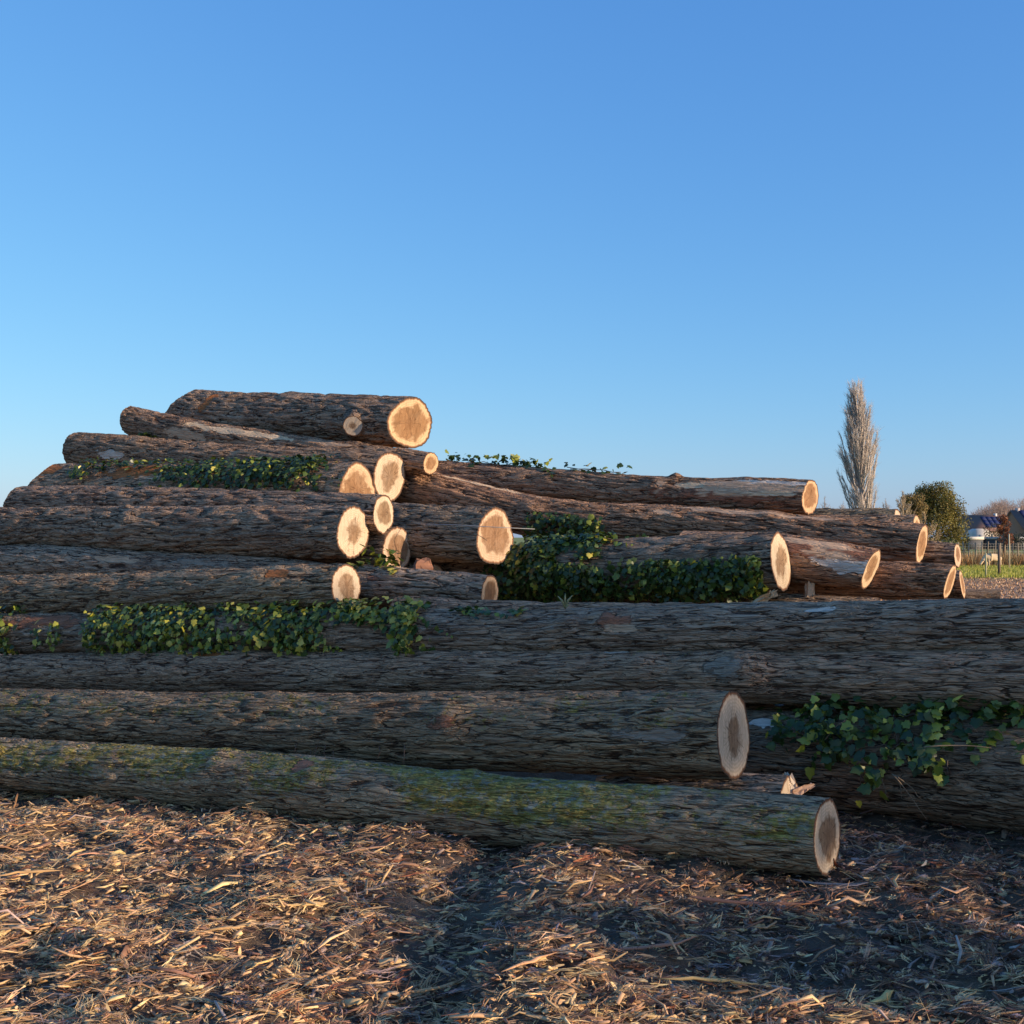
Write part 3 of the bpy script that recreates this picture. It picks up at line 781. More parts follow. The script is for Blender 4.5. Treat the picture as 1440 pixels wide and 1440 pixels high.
def chips(n, lmin, lmax, wmin, wmax, thick, lift, pitch_sd, prism, hero=False):
    x, y = scatter_xy(n); n = len(x)
    z = ground_h(x, y) + lift * RNG.random(n) ** 1.5
    L = lmin * (lmax / lmin) ** (RNG.random(n) ** 1.6)
    Wd = RNG.uniform(wmin, wmax, n) * (0.7 + 0.3 * L / lmax)
    yaw = RNG.uniform(0, 2 * np.pi, n)
    yaw = np.where(RNG.random(n) < 0.45, RNG.normal(0.3, 0.5, n), yaw)
    pit = RNG.normal(0, pitch_sd, n)
    d = np.stack([np.cos(yaw) * np.cos(pit), np.sin(yaw) * np.cos(pit), np.sin(pit)], 1)
    side = np.stack([-np.sin(yaw), np.cos(yaw), np.zeros(n)], 1)
    roll = RNG.normal(0, 0.5, n)
    up = np.cross(d, side)
    w = side * np.cos(roll)[:, None] + up * np.sin(roll)[:, None]
    u = np.cross(d, w)
    c = np.stack([x, y, z + np.abs(np.sin(pit)) * L * 0.35], 1)
    bend = RNG.normal(0, 0.10, n) * L; bs = RNG.normal(0, 0.10, n) * L
    off = u * bend[:, None] + w * bs[:, None]
    st = [c - d * (L / 2)[:, None], c + off, c + d * (L / 2)[:, None]]
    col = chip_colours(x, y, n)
    if prism:
        th = thick * RNG.uniform(0.5, 1.4, n)
        V = []
        for j, p in enumerate(st):
            f = (0.35 + 0.5 * RNG.random(n)) if j != 1 else np.ones(n)
            for (a, b) in ((-1, -1), (1, -1), (1, 1), (-1, 1)):
                V.append(p + w * (a * Wd / 2 * f)[:, None] + u * (b * th / 2 * f)[:, None])
        V = np.stack(V, 1).reshape(-1, 3)
        q = [(3, 2, 1, 0), (8, 9, 10, 11)]
        for j in (0, 4):
            for k in range(4): q.append((j + k, j + (k + 1) % 4, j + 4 + (k + 1) % 4, j + 4 + k))
        q = np.array(q); nv = 12
    else:
        V = []
        for j, p in enumerate(st):
            f = 0.45 if j != 1 else 1.0
            V += [p - w * (Wd / 2 * f)[:, None], p + w * (Wd / 2 * f)[:, None]]
        V = np.stack(V, 1).reshape(-1, 3)
        q = np.array([(0, 1, 3, 2), (2, 3, 5, 4)]); nv = 6
    Fq = (q[None] + (np.arange(n) * nv)[:, None, None]).reshape(-1, 4)
    return V, Fq, np.repeat(col, nv, 0)

def bundles(nb, per):
    """shredded wood: bunches of fibres torn along the grain"""
    x, y = scatter_xy(nb); nb = len(x); n = nb * per
    rep_ = lambda a: np.repeat(a, per, 0)
    L = 0.035 * (0.17 / 0.035) ** (RNG.random(nb) ** 1.5)
    yaw = np.where(RNG.random(nb) < 0.45, RNG.normal(0.3, 0.55, nb), RNG.uniform(0, 6.28, nb)); pit = RNG.normal(0, 0.16, nb)
    wd = RNG.uniform(0.006, 0.024, nb)
    z = ground_h(x, y) + 0.012 + 0.03 * RNG.random(nb) ** 2
    curve = RNG.normal(0, 0.14, nb)
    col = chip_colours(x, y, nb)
    yw, pt = rep_(yaw) + RNG.normal(0, 0.10, n), rep_(pit) + RNG.normal(0, 0.10, n)
    d = np.stack([np.cos(yw) * np.cos(pt), np.sin(yw) * np.cos(pt), np.sin(pt)], 1)
    sd = np.stack([-np.sin(yw), np.cos(yw), np.zeros(n)], 1)
    l = rep_(L) * RNG.uniform(0.35, 1.0, n)
    c = np.stack([rep_(x), rep_(y), rep_(z) + RNG.uniform(0, 0.010, n)], 1) + sd * (rep_(wd) * RNG.normal(0, 0.6, n))[:, None] + d * (rep_(L) * RNG.normal(0, 0.18, n))[:, None]
    w = RNG.uniform(0.0015, 0.006, n)
    up = np.cross(d, sd); rl = RNG.normal(0, 0.5, n)
    wv = sd * np.cos(rl)[:, None] + up * np.sin(rl)[:, None]
    off = sd * (rep_(curve) * l)[:, None] + up * (RNG.normal(0, 0.05, n) * l)[:, None]
    V = []
    for p, f in ((c - d * (l / 2)[:, None], 0.4), (c + off, 1.0), (c + d * (l / 2)[:, None], 0.4)):
        V += [p - wv * (w / 2 * f)[:, None], p + wv * (w / 2 * f)[:, None]]
    V = np.stack(V, 1).reshape(-1, 3)
    q = np.array([(0, 1, 3, 2), (2, 3, 5, 4)])
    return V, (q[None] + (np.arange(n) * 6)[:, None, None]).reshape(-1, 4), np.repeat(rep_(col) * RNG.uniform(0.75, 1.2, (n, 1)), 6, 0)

def chip_object(name, sets, label, cat):
    V, Fs, Cs, off = [], [], [], 0
    for (v, f, c) in sets:
        V.append(v); Fs.append(f + off); Cs.append(c); off += len(v)
    me = mesh_np(name, np.vstack(V), np.vstack(Fs))
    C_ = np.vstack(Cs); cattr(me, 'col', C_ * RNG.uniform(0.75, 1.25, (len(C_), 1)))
    tag(obj(name, me, M_CHIP), label, cat, kind='stuff')

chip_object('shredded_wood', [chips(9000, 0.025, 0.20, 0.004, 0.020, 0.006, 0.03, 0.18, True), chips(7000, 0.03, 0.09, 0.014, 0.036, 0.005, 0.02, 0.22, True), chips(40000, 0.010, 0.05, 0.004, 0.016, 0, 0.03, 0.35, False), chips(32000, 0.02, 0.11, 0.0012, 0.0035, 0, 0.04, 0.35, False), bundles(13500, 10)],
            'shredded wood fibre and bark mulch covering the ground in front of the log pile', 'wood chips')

# larger pieces, each a thing of its own
def splinter_mesh(L, w, th, seed, nseg=6):
    r = np.random.default_rng(seed)
    t = np.linspace(-0.5, 0.5, nseg + 1)
    bend = r.normal(0, 0.06) * L; bs = r.normal(0, 0.05) * L
    P = np.stack([t * L, bs * (1 - 4 * t ** 2) + r.normal(0, 0.006, nseg + 1), bend * (1 - 4 * t ** 2) + r.normal(0, 0.003, nseg + 1)], 1)
    prof = np.clip(1.15 - np.abs(t * 2) ** 2.5, 0.15, 1) * r.uniform(0.75, 1.2, nseg + 1)
    V = []
    for p, f in zip(P, prof):
        for (a, b) in ((-1, -0.6), (0.2, -1), (1, -0.3), (0.8, 0.7), (-0.1, 1), (-0.9, 0.5)):
            V.append(p + np.array([r.normal(0, 0.008), a * w / 2 * f, b * th / 2 * f]))
    V = np.array(V)
    q = []
    for i in range(nseg):
        for k in range(6): q.append((i*6 + k, i*6 + (k+1) % 6, i*6 + 6 + (k+1) % 6, i*6 + 6 + k))
    caps = [(5, 4, 3, 0), (3, 2, 1, 0)]
    caps2 = [(nseg*6 + 0, nseg*6 + 1, nseg*6 + 2, nseg*6 + 3), (nseg*6 + 0, nseg*6 + 3, nseg*6 + 4, nseg*6 + 5)]
    return mesh_np('splinter', V, np.array(q + caps + caps2))

SPL = [splinter_mesh(L, w, th, i) for i, (L, w, th) in enumerate([(0.22, 0.022, 0.010), (0.30, 0.018, 0.012), (0.16, 0.030, 0.012), (0.24, 0.012, 0.009), (0.38, 0.016, 0.012), (0.14, 0.016, 0.010)])]
for m in SPL: m.materials.append(M_SPLINT)
SCOL = [(0.66, 0.41, 0.18), (0.54, 0.33, 0.16), (0.42, 0.25, 0.14), (0.25, 0.14, 0.09), (0.36, 0.27, 0.21)]
def splinter(p, yaw, pitch, mi, ci, scale, label, group):
    o = obj('wood_splinter', SPL[mi]); o.location = tuple(p)
    o.rotation_euler = (random.uniform(-0.3, 0.3), pitch, yaw); o.scale = (scale,) * 3
    o.color = (*[c * random.uniform(0.85, 1.15) for c in SCOL[ci]], 1)
    return tag(o, label, 'splinter', group)
def on_ground(px, py, lift=0.02):
    """where the ray of a pixel meets the ground"""
    z = 0.0
    for _ in range(6):
        p = at(px, py, ground_depth(py, z)); z = float(ground_h(p[0], p[1]))
    p[2] = z + lift
    return p
# named ones seen in the photograph
for (px, py, yaw, mi, ci, sc, lab) in [
    (820, 1268, 0.25, 2, 0, 1.1, 'short fat golden splinter in front of the nearest log, right of the rut'),
    (745, 1365, 0.65, 0, 0, 1.1, 'long golden splinter near the bottom edge, right of the rut'),
    (1230, 1425, 0.7, 2, 0, 1.4, 'broad bright splinter at the bottom edge toward the right corner'),
    (640, 1390, 0.5, 4, 1, 1.0, 'tan stick lying across the lower end of the rut'),
    (940, 1250, -1.0, 0, 0, 0.9, 'yellow splinter leaning just below the nearest log near its right half'),
    (900, 1340, -0.05, 4, 2, 1.1, 'long brown stick lying level across the lower middle of the ground'),
    (1060, 1275, -0.06, 4, 3, 1.5, 'dark branch piece lying below the right half of the nearest log'),
    (1165, 1250, -0.5, 4, 4, 0.9, 'thin grey stick lying just below the white end of the nearest log'),
    (330, 1315, 0.3, 0, 1, 1.2, 'pale curved splinter in the sunlit mulch left of the rut'),
    (40, 1235, 0.3, 1, 1, 1.0, 'thin tan splinter near the left edge of the sunlit mulch'),
    (1000, 1395, 0.1, 1, 1, 1.2, 'stout tan splinter at the bottom edge right of the centre'),
    (1150, 1420, 0.6, 0, 1, 0.8, 'short tan splinter at the bottom edge beside the broad bright one')]:
    splinter(on_ground(px, py, 0.035), yaw, random.uniform(-0.15, 0.1), mi, ci, sc, lab, None)
def zone(x, y):
    u = x / y * F_PX + 720; rx = -0.10 - 0.10 * (6.0 - y)
    a = ('at the left edge' if u < 170 else 'left of the rut' if x < rx - 0.2 else 'in the dark rut' if x < rx + 0.22 else 'right of the rut' if u < 1050 else 'at the right edge')
    b = 'near the bottom' if y < 4.3 else 'halfway to the logs' if y < 5.3 else 'close to the logs'
    return a + ' ' + b
SNAME = ['golden', 'tan', 'brown', 'dark brown', 'grey']
SKIND = ['slim', 'long', 'broad', 'thin', 'very long', 'short']
xs_, ys_ = scatter_xy(150)
for k in range(len(xs_)):
    z = float(ground_h(xs_[k], ys_[k])) + 0.03
    splinter((xs_[k], ys_[k], z), random.uniform(-0.6, 1.2) if k % 3 else random.uniform(0, 6.28), random.uniform(-0.35, 0.2), k % 6, (ci := random.choice([0, 1, 1, 2, 2, 3, 3, 4])), random.uniform(0.45, 0.95),
             '%s %s splinter on the mulch %s' % (SKIND[k % 6], SNAME[ci], zone(xs_[k], ys_[k])), 'splinters strewn over the mulch')

# dead leaves
def dead_leaf_mesh(seed):
    r = np.random.default_rng(seed)
    n = 9
    t = np.linspace(0, 1, n)
    w = 0.42 * np.sin(np.pi * t ** 0.8) * r.uniform(0.8, 1.2, n)
    curl = r.uniform(0.15, 0.45)
    V = []
    for ti, wi in zip(t, w):
        V += [(ti - 0.5, -wi, curl * wi * 1.4 + 0.2 * (ti - 0.5) ** 2 + r.normal(0, 0.02)), (ti - 0.5, 0, 0.2 * (ti - 0.5) ** 2), (ti - 0.5, wi, curl * wi * 1.4 + 0.2 * (ti - 0.5) ** 2 + r.normal(0, 0.02))]
    q = []
    for i in range(n - 1): q += [(i*3, i*3+1, i*3+4, i*3+3), (i*3+1, i*3+2, i*3+5, i*3+4)]
    me = mesh_np('dead_leaf', np.array(V), np.array(q), True); me.materials.append(M_LEAF_DEAD)
    return me
M_LEAF_DEAD = mat_ocol('dead_leaf', 0.6, 8, 0.35, 0.3, 0.15, 0.1)
DL = [dead_leaf_mesh(i) for i in range(4)]
xs_, ys_ = scatter_xy(46)
for k in range(len(xs_)):
    o = obj('dead_leaf', DL[k % 4])
    o.location = (xs_[k], ys_[k], float(ground_h(xs_[k], ys_[k])) + 0.028)
    o.rotation_euler = (random.uniform(-0.7, 0.7), random.uniform(-0.7, 0.7), random.uniform(0, 6.28))
    s_ = random.uniform(0.035, 0.065); o.scale = (s_, s_, s_)
    ci = k % 4
    o.color = [(0.24, 0.075, 0.035, 1), (0.30, 0.12, 0.05, 1), (0.16, 0.07, 0.045, 1), (0.34, 0.17, 0.07, 1)][ci]
    tag(o, 'curled %s dead leaf on the mulch %s' % (['red', 'rust-brown', 'dark', 'orange'][ci], zone(xs_[k], ys_[k])), 'leaf', 'dead leaves on the mulch')

# torn shards that stand up against the front log
for (px, py, h, lean, lab) in [(18, 1138, 0.11, 0.35, 'leftmost torn bark shard standing up at the foot of the nearest log'),
                               (98, 1140, 0.09, -0.75, 'bark shard leaning left at the foot of the nearest log near the left edge'),
                               (481, 1162, 0.08, -0.1, 'small upright shard at the foot of the nearest log left of the rut')]:
    p = on_ground(px, py, h * 0.35)
    o = obj('bark_shard', splinter_mesh(h * 1.6, 0.03, 0.012, int(px)), M_SPLINT)
    o.location = tuple(p); o.rotation_euler = (0.2, R_(-90) + lean, 0.4)
    o.color = (0.36, 0.19, 0.09, 1)
    tag(o, lab, 'shard')

# ------------------------------------------------------------------ ivy
def leaf_mesh(name, seed):
    r = np.random.default_rng(seed)
    half = [(0.0, 0.0), (0.22, -0.10), (0.45, 0.08), (0.38, 0.30), (0.45, 0.52), (0.25, 0.66), (0.0, 1.0)]
    out = [(x * r.uniform(0.85, 1.15), y) for x, y in half] + [(-x * r.uniform(0.85, 1.15), y) for x, y in half[-2:0:-1]]
    V = [(0, 0.36, 0.0)]
    for (x, y) in out: V.append((x, y, -0.16 * abs(x) * 1.2 - 0.12 * (y - 0.3) ** 2 + r.normal(0, 0.02)))
    n = len(out)
    tri = [(0, 1 + i, 1 + (i + 1) % n) for i in range(n)]
    return np.array(V) * np.array([1, 1, 1]), np.array(tri)
LEAFG = [leaf_mesh('leaf', i) for i in range(4)]
LEAFM = []
for v, f in LEAFG:
    m_ = mesh_np('leaf', v, f); m_.materials.append(M_LEAF); LEAFM.append(m_)

def leaf_frames(P, N, size, droop=0.7, spread=0.5):
    """orientation matrices (n,3,3) whose columns are leaf x, y (tip), z"""
    n = len(P)
    z = N + spread * RNG.normal(size=(n, 3)) + np.array([0, -0.15, 0.25])
    z /= np.linalg.norm(z, axis=1)[:, None]
    tip = np.array([0, 0, -droop]) + 0.6 * RNG.normal(size=(n, 3))
    y = tip - z * (tip * z).sum(1)[:, None]; y /= np.linalg.norm(y, axis=1)[:, None]
    x = np.cross(y, z)
    return np.stack([x, y, z], 2) * np.asarray(size)[:, None, None]

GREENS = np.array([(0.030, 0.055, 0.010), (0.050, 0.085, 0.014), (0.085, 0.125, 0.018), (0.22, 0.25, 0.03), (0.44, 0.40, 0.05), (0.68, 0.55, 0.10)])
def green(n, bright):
    base = np.array([0.32, 0.34, 0.23, 0.09, 0.02, 0.0]); hi = np.array([0.08, 0.14, 0.20, 0.24, 0.20, 0.14])  # hi mix paints sunlight into the leaf colour as yellow tones
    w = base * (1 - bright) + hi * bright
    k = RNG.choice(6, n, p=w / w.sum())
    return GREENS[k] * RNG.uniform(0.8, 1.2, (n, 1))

def ivy(lg, regions, n_total, n_single, leaf, bright, label, lift=(0.01, 0.07), spread=0.5, stems=8, clump=3.0):
    """regions: (px0, px1, angle0, angle1, weight) on the log's skin"""
    wts = np.array([r[4] for r in regions], float); wts /= wts.sum()
    P, N = [], []
    tries = 0
    while len(P) < n_total and tries < n_total * 12:
        tries += 1
        r = regions[RNG.choice(len(regions), p=wts)]
        px, ang = RNG.uniform(r[0], r[1]), RNG.uniform(r[2], r[3])
        s = lg.s_at(px)
        p, nn = lg.surf(s, ang, RNG.uniform(*lift))
        ed = min(px - r[0], r[1] - px) / (r[1] - r[0]) * 6
        ea = min(ang - r[2], r[3] - ang) / (r[3] - r[2]) * 5
        if RNG.random() > 0.02 + 1.1 * noise(np.array([p * clump * 1.6 + 50]))[0] + 0.45 * min(ed, 1) + 0.45 * min(ea, 1): continue
        P.append(p); N.append(nn)
    for k in range(max(3, n_total // 45)):          # trailing strands
        r = regions[RNG.choice(len(regions), p=wts)]
        px, ang = RNG.uniform(r[0], r[1]), RNG.uniform(r[2], (r[2] + r[3]) / 2)
        dpx, da = RNG.normal(0, 5), -RNG.uniform(2, 7)
        for j in range(int(RNG.integers(4, 9))):
            px += dpx + RNG.normal(0, 2); ang += da
            p, nn = lg.surf(lg.s_at(px), max(ang, -85), 0.012)
            P.append(p); N.append(nn)
    P, N = np.array(P), np.array(N)
    n = len(P)
    o3 = P.mean(0); o3[2] = P[:, 2].min()
    root = thing('ivy', o3, label, 'ivy')
    size = leaf * RNG.uniform(0.45, 1.35, n)
    Rm = leaf_frames(P, N, size, spread=spread)
    col = green(n, bright)
    ns = min(n, n_single)
    order = np.argsort(-size * (1 + 0.5 * (N[:, 1] < 0)))
    for j in order[:ns]:
        o = obj('leaf', LEAFM[j % 4], None, root)
        M3 = Rm[j]; loc = P[j] - o3
        o.matrix_local = Matrix([[*M3[0], loc[0]], [*M3[1], loc[1]], [*M3[2], loc[2]], [0, 0, 0, 1]])
        o.color = (*col[j], 1)
    rest = order[ns:]
    if len(rest):
        V, Fs, Cc, off = [], [], [], 0
        for j in rest:
            v, f = LEAFG[j % 4]
            V.append(v @ Rm[j].T + P[j] - o3); Fs.append(f + off); Cc.append(np.repeat(col[j:j+1], len(v), 0)); off += len(v)
        me = mesh_np('foliage', np.vstack(V), np.vstack(Fs)); cattr(me, 'col', np.vstack(Cc))
        tag(obj('foliage', me, M_LEAFV, root), kind='stuff')
    for k in range(stems):
        r = regions[k % len(regions)]
        x0 = RNG.uniform(r[0], r[1]); x1 = np.clip(x0 + RNG.normal(0, 0.35) * (r[1] - r[0]), r[0], r[1])
        a0, a1 = RNG.uniform(r[2], r[3], 2)
        pts = [lg.surf(lg.s_at(x0 + (x1 - x0) * t), a0 + (a1 - a0) * t + RNG.normal(0, 6), 0.008 + 0.02 * RNG.random())[0] - o3 for t in np.linspace(0, 1, 7)]
        if np.linalg.norm(pts[0] - pts[-1]) < 0.05: continue
        v, q, t3 = path_tube(pts, 0.004, 5)
        st = obj('stem', mesh_np('stem', v, [q, t3]), M_TWIG, root); st.color = (0.16, 0.11, 0.075, 1)
    return root

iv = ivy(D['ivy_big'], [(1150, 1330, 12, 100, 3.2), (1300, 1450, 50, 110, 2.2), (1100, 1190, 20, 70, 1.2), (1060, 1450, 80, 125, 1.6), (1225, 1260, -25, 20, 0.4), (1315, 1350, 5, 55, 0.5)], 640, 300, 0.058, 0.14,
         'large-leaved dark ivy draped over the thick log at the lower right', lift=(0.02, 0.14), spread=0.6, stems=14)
# its bare hanging stems
for (a, b) in [((1255, 1088), (1303, 1153)), ((1258, 1090), (1300, 1128)), ((1262, 1092), (1268, 1124)), ((1240, 1095), (1246, 1130)), ((1085, 1045), (1130, 1008)), ((1300, 1050), (1395, 1053)), ((1160, 1040), (1190, 1012))]:
    dd = D['ivy_big'].A[0][1] - 0.55 if a[0] < 1200 else 6.35
    dd = np.interp((a[0] + b[0]) / 2, [1000, 1440], [7.05, 6.0])
    p, q_ = at(a[0], a[1], dd), at(b[0], b[1], dd)
    base = np.array(iv.location)
    pts = [p + (q_ - p) * t + np.array([0, 0, 0.012 * math.sin(t * 3.1)]) + RNG.normal(0, 0.003, 3) - base for t in np.linspace(0, 1, 6)]
    v, q, t3 = path_tube(pts, np.linspace(0.004, 0.002, 6), 5)
    st = obj('stem', mesh_np('stem', v, [q, t3]), M_TWIG, iv); st.color = (0.24, 0.17, 0.11, 1)

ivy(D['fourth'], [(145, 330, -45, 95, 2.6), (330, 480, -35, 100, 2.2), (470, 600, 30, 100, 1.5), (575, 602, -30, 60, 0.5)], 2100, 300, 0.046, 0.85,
    'bright yellow-green ivy band along the left half of the long grey log', lift=(0.02, 0.10), stems=12)  # leaf colours brightened to stand for sun dapples
ivy(D['fourth'], [(-40, 45, -60, 95, 2.0), (70, 115, -35, 30, 0.25)], 480, 280, 0.050, 0.7, 'clump of bright ivy at the left edge of the picture on the long grey log', lift=(0.02, 0.09), stems=5)
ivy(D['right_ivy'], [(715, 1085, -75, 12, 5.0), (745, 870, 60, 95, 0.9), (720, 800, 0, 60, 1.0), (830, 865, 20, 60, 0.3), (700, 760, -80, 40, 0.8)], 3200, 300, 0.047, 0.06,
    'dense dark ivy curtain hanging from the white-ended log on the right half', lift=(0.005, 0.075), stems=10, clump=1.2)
ivy(D['long_bent'], [(755, 865, -65, 15, 2.4), (865, 1080, -70, -25, 1.6)], 760, 120, 0.046, 0.10, 'dark ivy tuft growing between the bent log and the white-ended log', lift=(0.005, 0.08), stems=6)
ivy(D['halfcut'], [(240, 470, 5, 95, 4.0), (330, 475, 60, 110, 1.0), (120, 240, 60, 100, 0.6), (120, 150, 20, 50, 0.2)], 1500, 200, 0.045, 0.12,
    'dark ivy mat on the half-hidden log at the upper left', lift=(0.01, 0.10), stems=8)
ivy(D['thin_upper'], [(208, 236, -75, -25, 1)], 34, 34, 0.055, 0.5, 'tiny ivy sprig under the left end of the thin upper log', lift=(0.01, 0.04), stems=2)
ivy(D['long_back'], [(625, 765, 78, 110, 3.0), (760, 890, 85, 100, 0.3)], 150, 60, 0.055, 0.25, 'loose ivy shoots standing on top of the long log along the skyline', lift=(0.0, 0.09), spread=0.9, stems=4)
ivy(D['left_long'], [(508, 550, 70, 125, 1)], 60, 60, 0.06, 0.3, 'ivy clump hanging in the gap beside the cracked wedged log end', lift=(0.02, 0.17), stems=2)
ivy(D['fourth'], [(640, 690, 70, 95, 1), (725, 745, 55, 75, 0.3)], 40, 40, 0.045, 0.2, 'small dark leafy scrap on the long grey log below the narrow orange end', lift=(0.005, 0.03), stems=0)

# ------------------------------------------------------------------ small pieces in the pile
def chunk(p, size, rot, col, label, seed, name='wood_wedge'):
    bm = bmesh.new(); bmesh.ops.create_cube(bm, size=1.0)
    bmesh.ops.subdivide_edges(bm, edges=bm.edges[:], cuts=3, use_grid_fill=True)
    r = np.random.default_rng(seed)
    for v in bm.verts:
        f = 1 - 0.35 * (v.co.z + 0.5)
        v.co = Vector((v.co.x * size[0] * f, v.co.y * size[1] * f, v.co.z * size[2])) + Vector(r.normal(0, 0.006, 3))
        if v.co.z > size[2] * 0.45: v.co.z += r.uniform(-0.03, 0.03)
    me = bpy.data.meshes.new(name); bm.to_mesh(me); bm.free()
    o = obj(name, me, M_SPLINT); o.location = tuple(p); o.rotation_euler = rot; o.color = (*col, 1)
    return tag(o, label, 'wood piece')
chunk(at(1139, 834, D['right_peeled'].depth_at(1139) - 0.05), (0.075, 0.07, 0.17), (0, 0.05, 0.3), (0.62, 0.43, 0.27), 'upright splintered wedge propped under the peeled log on the right', 1)
chunk(at(1074, 843, D['hidden_low'].depth_at(1074) - 0.16), (0.05, 0.04, 0.16), (0, 1.05, 0.2), (0.50, 0.30, 0.15), 'orange splinter lying on the long grey log beneath the white-ended log', 2, 'wood_splinter')
chunk(at(595, 799, D['left_long'].depth_at(595) + 0.22), (0.17, 0.12, 0.11), (0, 0, 0.3), (0.26, 0.12, 0.07), 'reddish wooden block in the dark gap under the centre log', 3, 'wood_block')
chunk(at(1110, 1106, D['low_small'].A[-1][1] + 0.02), (0.06, 0.05, 0.10), (0, -0.1, 0.2), (0.66, 0.52, 0.38), 'pale torn hinge of wood standing behind the white end of the nearest log', 4)
chunk(at(1127, 1110, D['low_small'].A[-1][1] + 0.02), (0.03, 0.04, 0.10), (0, 1.3, 0.1), (0.48, 0.30, 0.2), 'small tan splinter lying beside the torn hinge behind the nearest log end', 5, 'wood_splinter')

def stick(pts, rad, col, label, name='stick'):
    c = np.mean(pts, 0)
    v, q, t3 = path_tube(np.array(pts) - c, rad, 7)
    o = obj(name, mesh_np(name, v, [q, t3], True), M_TWIG); o.location = tuple(c); o.color = (*col, 1)
    return tag(o, label, name.split('_')[-1])
h = D['halfcut']; s0 = h.s_at(278)
pd, _ = h.surf(s0, 20, 0.10)
dpt = pd[1] - 0.02
stick([at(256, 688, dpt - 0.05), at(272, 679, dpt), at(300, 665, dpt + 0.03)], np.array([0.026, 0.024, 0.018]), (0.20, 0.12, 0.08), 'short brown stick stuck in the dark ivy at the upper left')
cd = D['centre'].A[-1][1] - 0.30
stick([at(588, 737, cd + 0.35), at(640, 738, cd + 0.1), at(690, 741, cd), at(752, 744, cd + 0.02)], 0.0028, (0.30, 0.30, 0.30), 'thin grey string stretched across the large end of the centre log', 'string')
# pale shoot on the long grey log
sp, sn = D['fourth'].surf(D['fourth'].s_at(797), 86, 0.0)
rt = thing('plant_shoot', sp, 'small pale shoot standing on the long grey log below the dark ivy curtain', 'shoot')
for k, (dx, dz) in enumerate([(0.0, 0.10), (0.05, 0.09), (-0.05, 0.085), (0.03, 0.03)]):
    v, q, t3 = path_tube([np.zeros(3), np.array([dx * 0.4, -0.01, dz * 0.6]), np.array([dx, -0.02, dz])], np.array([0.006, 0.008, 0.002]), 5)
    o = obj('leaf', mesh_np('leaf', v, [q, t3]), M_LEAF, rt); o.color = (0.34, 0.34, 0.17, 1)
# hanging rootlets under the second log
s2 = D['second']
for px in (447, 462, 474, 486, 494, 560, 596):
    p, n_ = s2.surf(s2.s_at(px), -22 + RNG.normal(0, 6), 0.0)
    ln = RNG.uniform(0.08, 0.17)
    pts = [p, p + np.array([RNG.normal(0, 0.01), -0.03, -ln * 0.4]), p + np.array([RNG.normal(0, 0.02), -0.035, -ln])]
    pts = [(np.array(q_) - s2.o) @ s2.rot for q_ in pts]
    v, q, t3 = path_tube(pts, np.array([0.004, 0.003, 0.0015]), 4)
    o = obj('rootlet', mesh_np('rootlet', v, [q, t3]), M_TWIG, s2.root); o.color = (0.17, 0.10, 0.065, 1)

# ------------------------------------------------------------------ background: trees
def bare_tree(name, base, height, width, label, cat, nlimb, spread, col, seed, twigs=40, prof=None, grp=None, lean=0.0, rt=0.012):
    """bare tree: trunk, limbs and a crown of fine twigs; prof(t) gives the relative crown radius at relative height t"""
    r = np.random.default_rng(seed)
    root = thing(name, base, label, cat, grp)
    prof = prof or (lambda t: np.sin(np.pi * np.clip(t, 0.02, 1) ** 0.7))
    n = 14
    tp = np.stack([lean * np.linspace(0, 1, n) + r.normal(0, 0.006 * height, n) * np.linspace(0, 1, n), r.normal(0, 0.006 * height, n) * np.linspace(0, 1, n), np.linspace(0, height * 0.96, n)], 1)
    v, q, t3 = path_tube(tp, np.linspace(height * 0.02, 0.02, n), 7)
    tr = obj('trunk', mesh_np('trunk', v, [q, t3], True), M_TWIG, root); tr.color = (*[c * 0.9 for c in col], 1)
    p0s, p1s, r0s, r1s = [], [], [], []
    for k in range(nlimb):
        t0 = 0.04 + 0.72 * r.random() ** 1.1
        t1 = min(t0 + r.uniform(0.16, 0.34), 0.99)
        az = r.uniform(0, 2 * np.pi)
        rad = width / 2 * prof(np.array(t1)) * r.uniform(0.45, 1.0)
        a = np.array([np.interp(t0, np.linspace(0, 0.96, n), tp[:, 0]), np.interp(t0, np.linspace(0, 0.96, n), tp[:, 1]), t0 * height])
        b = np.array([lean * t1 + rad * math.cos(az), rad * math.sin(az), t1 * height])
        m = a * 0.5 + b * 0.5 + np.array([math.cos(az), math.sin(az), -spread]) * rad * 0.22
        pts = [a, m, b]
        for j in range(2):
            p0s.append(pts[j]); p1s.append(pts[j + 1]); r0s.append(height * (0.0062 if j == 0 else 0.0042)); r1s.append(height * (0.0042 if j == 0 else 0.0014))
        for w in range(twigs):
            tt = r.uniform(0.15, 1.0)
            p = pts[0] * (1 - tt) ** 2 + 2 * pts[1] * tt * (1 - tt) + pts[2] * tt ** 2
            dirv = (b - a) / np.linalg.norm(b - a) + r.normal(0, spread, 3) + np.array([0, 0, 0.25])
            dirv /= np.linalg.norm(dirv)
            ln = height * r.uniform(0.025, 0.065)
            e = p + dirv * ln
            p0s.append(p); p1s.append(e); r0s.append(rt * 1.5); r1s.append(rt * 0.6)
            for sgn in range(2):
                d2 = dirv + r.normal(0, spread * 1.1, 3); d2 /= np.linalg.norm(d2)
                st_ = p + dirv * ln * r.uniform(0.3, 0.8)
                p0s.append(st_); p1s.append(st_ + d2 * ln * r.uniform(0.4, 0.8)); r0s.append(rt); r1s.append(rt * 0.5)
    v, f = tubes(np.array(p0s), np.array(p1s), np.array(r0s), np.array(r1s), 3)
    cr = obj('crown', mesh_np('crown', v, f), M_TWIG, root); cr.color = (*col, 1)
    return root

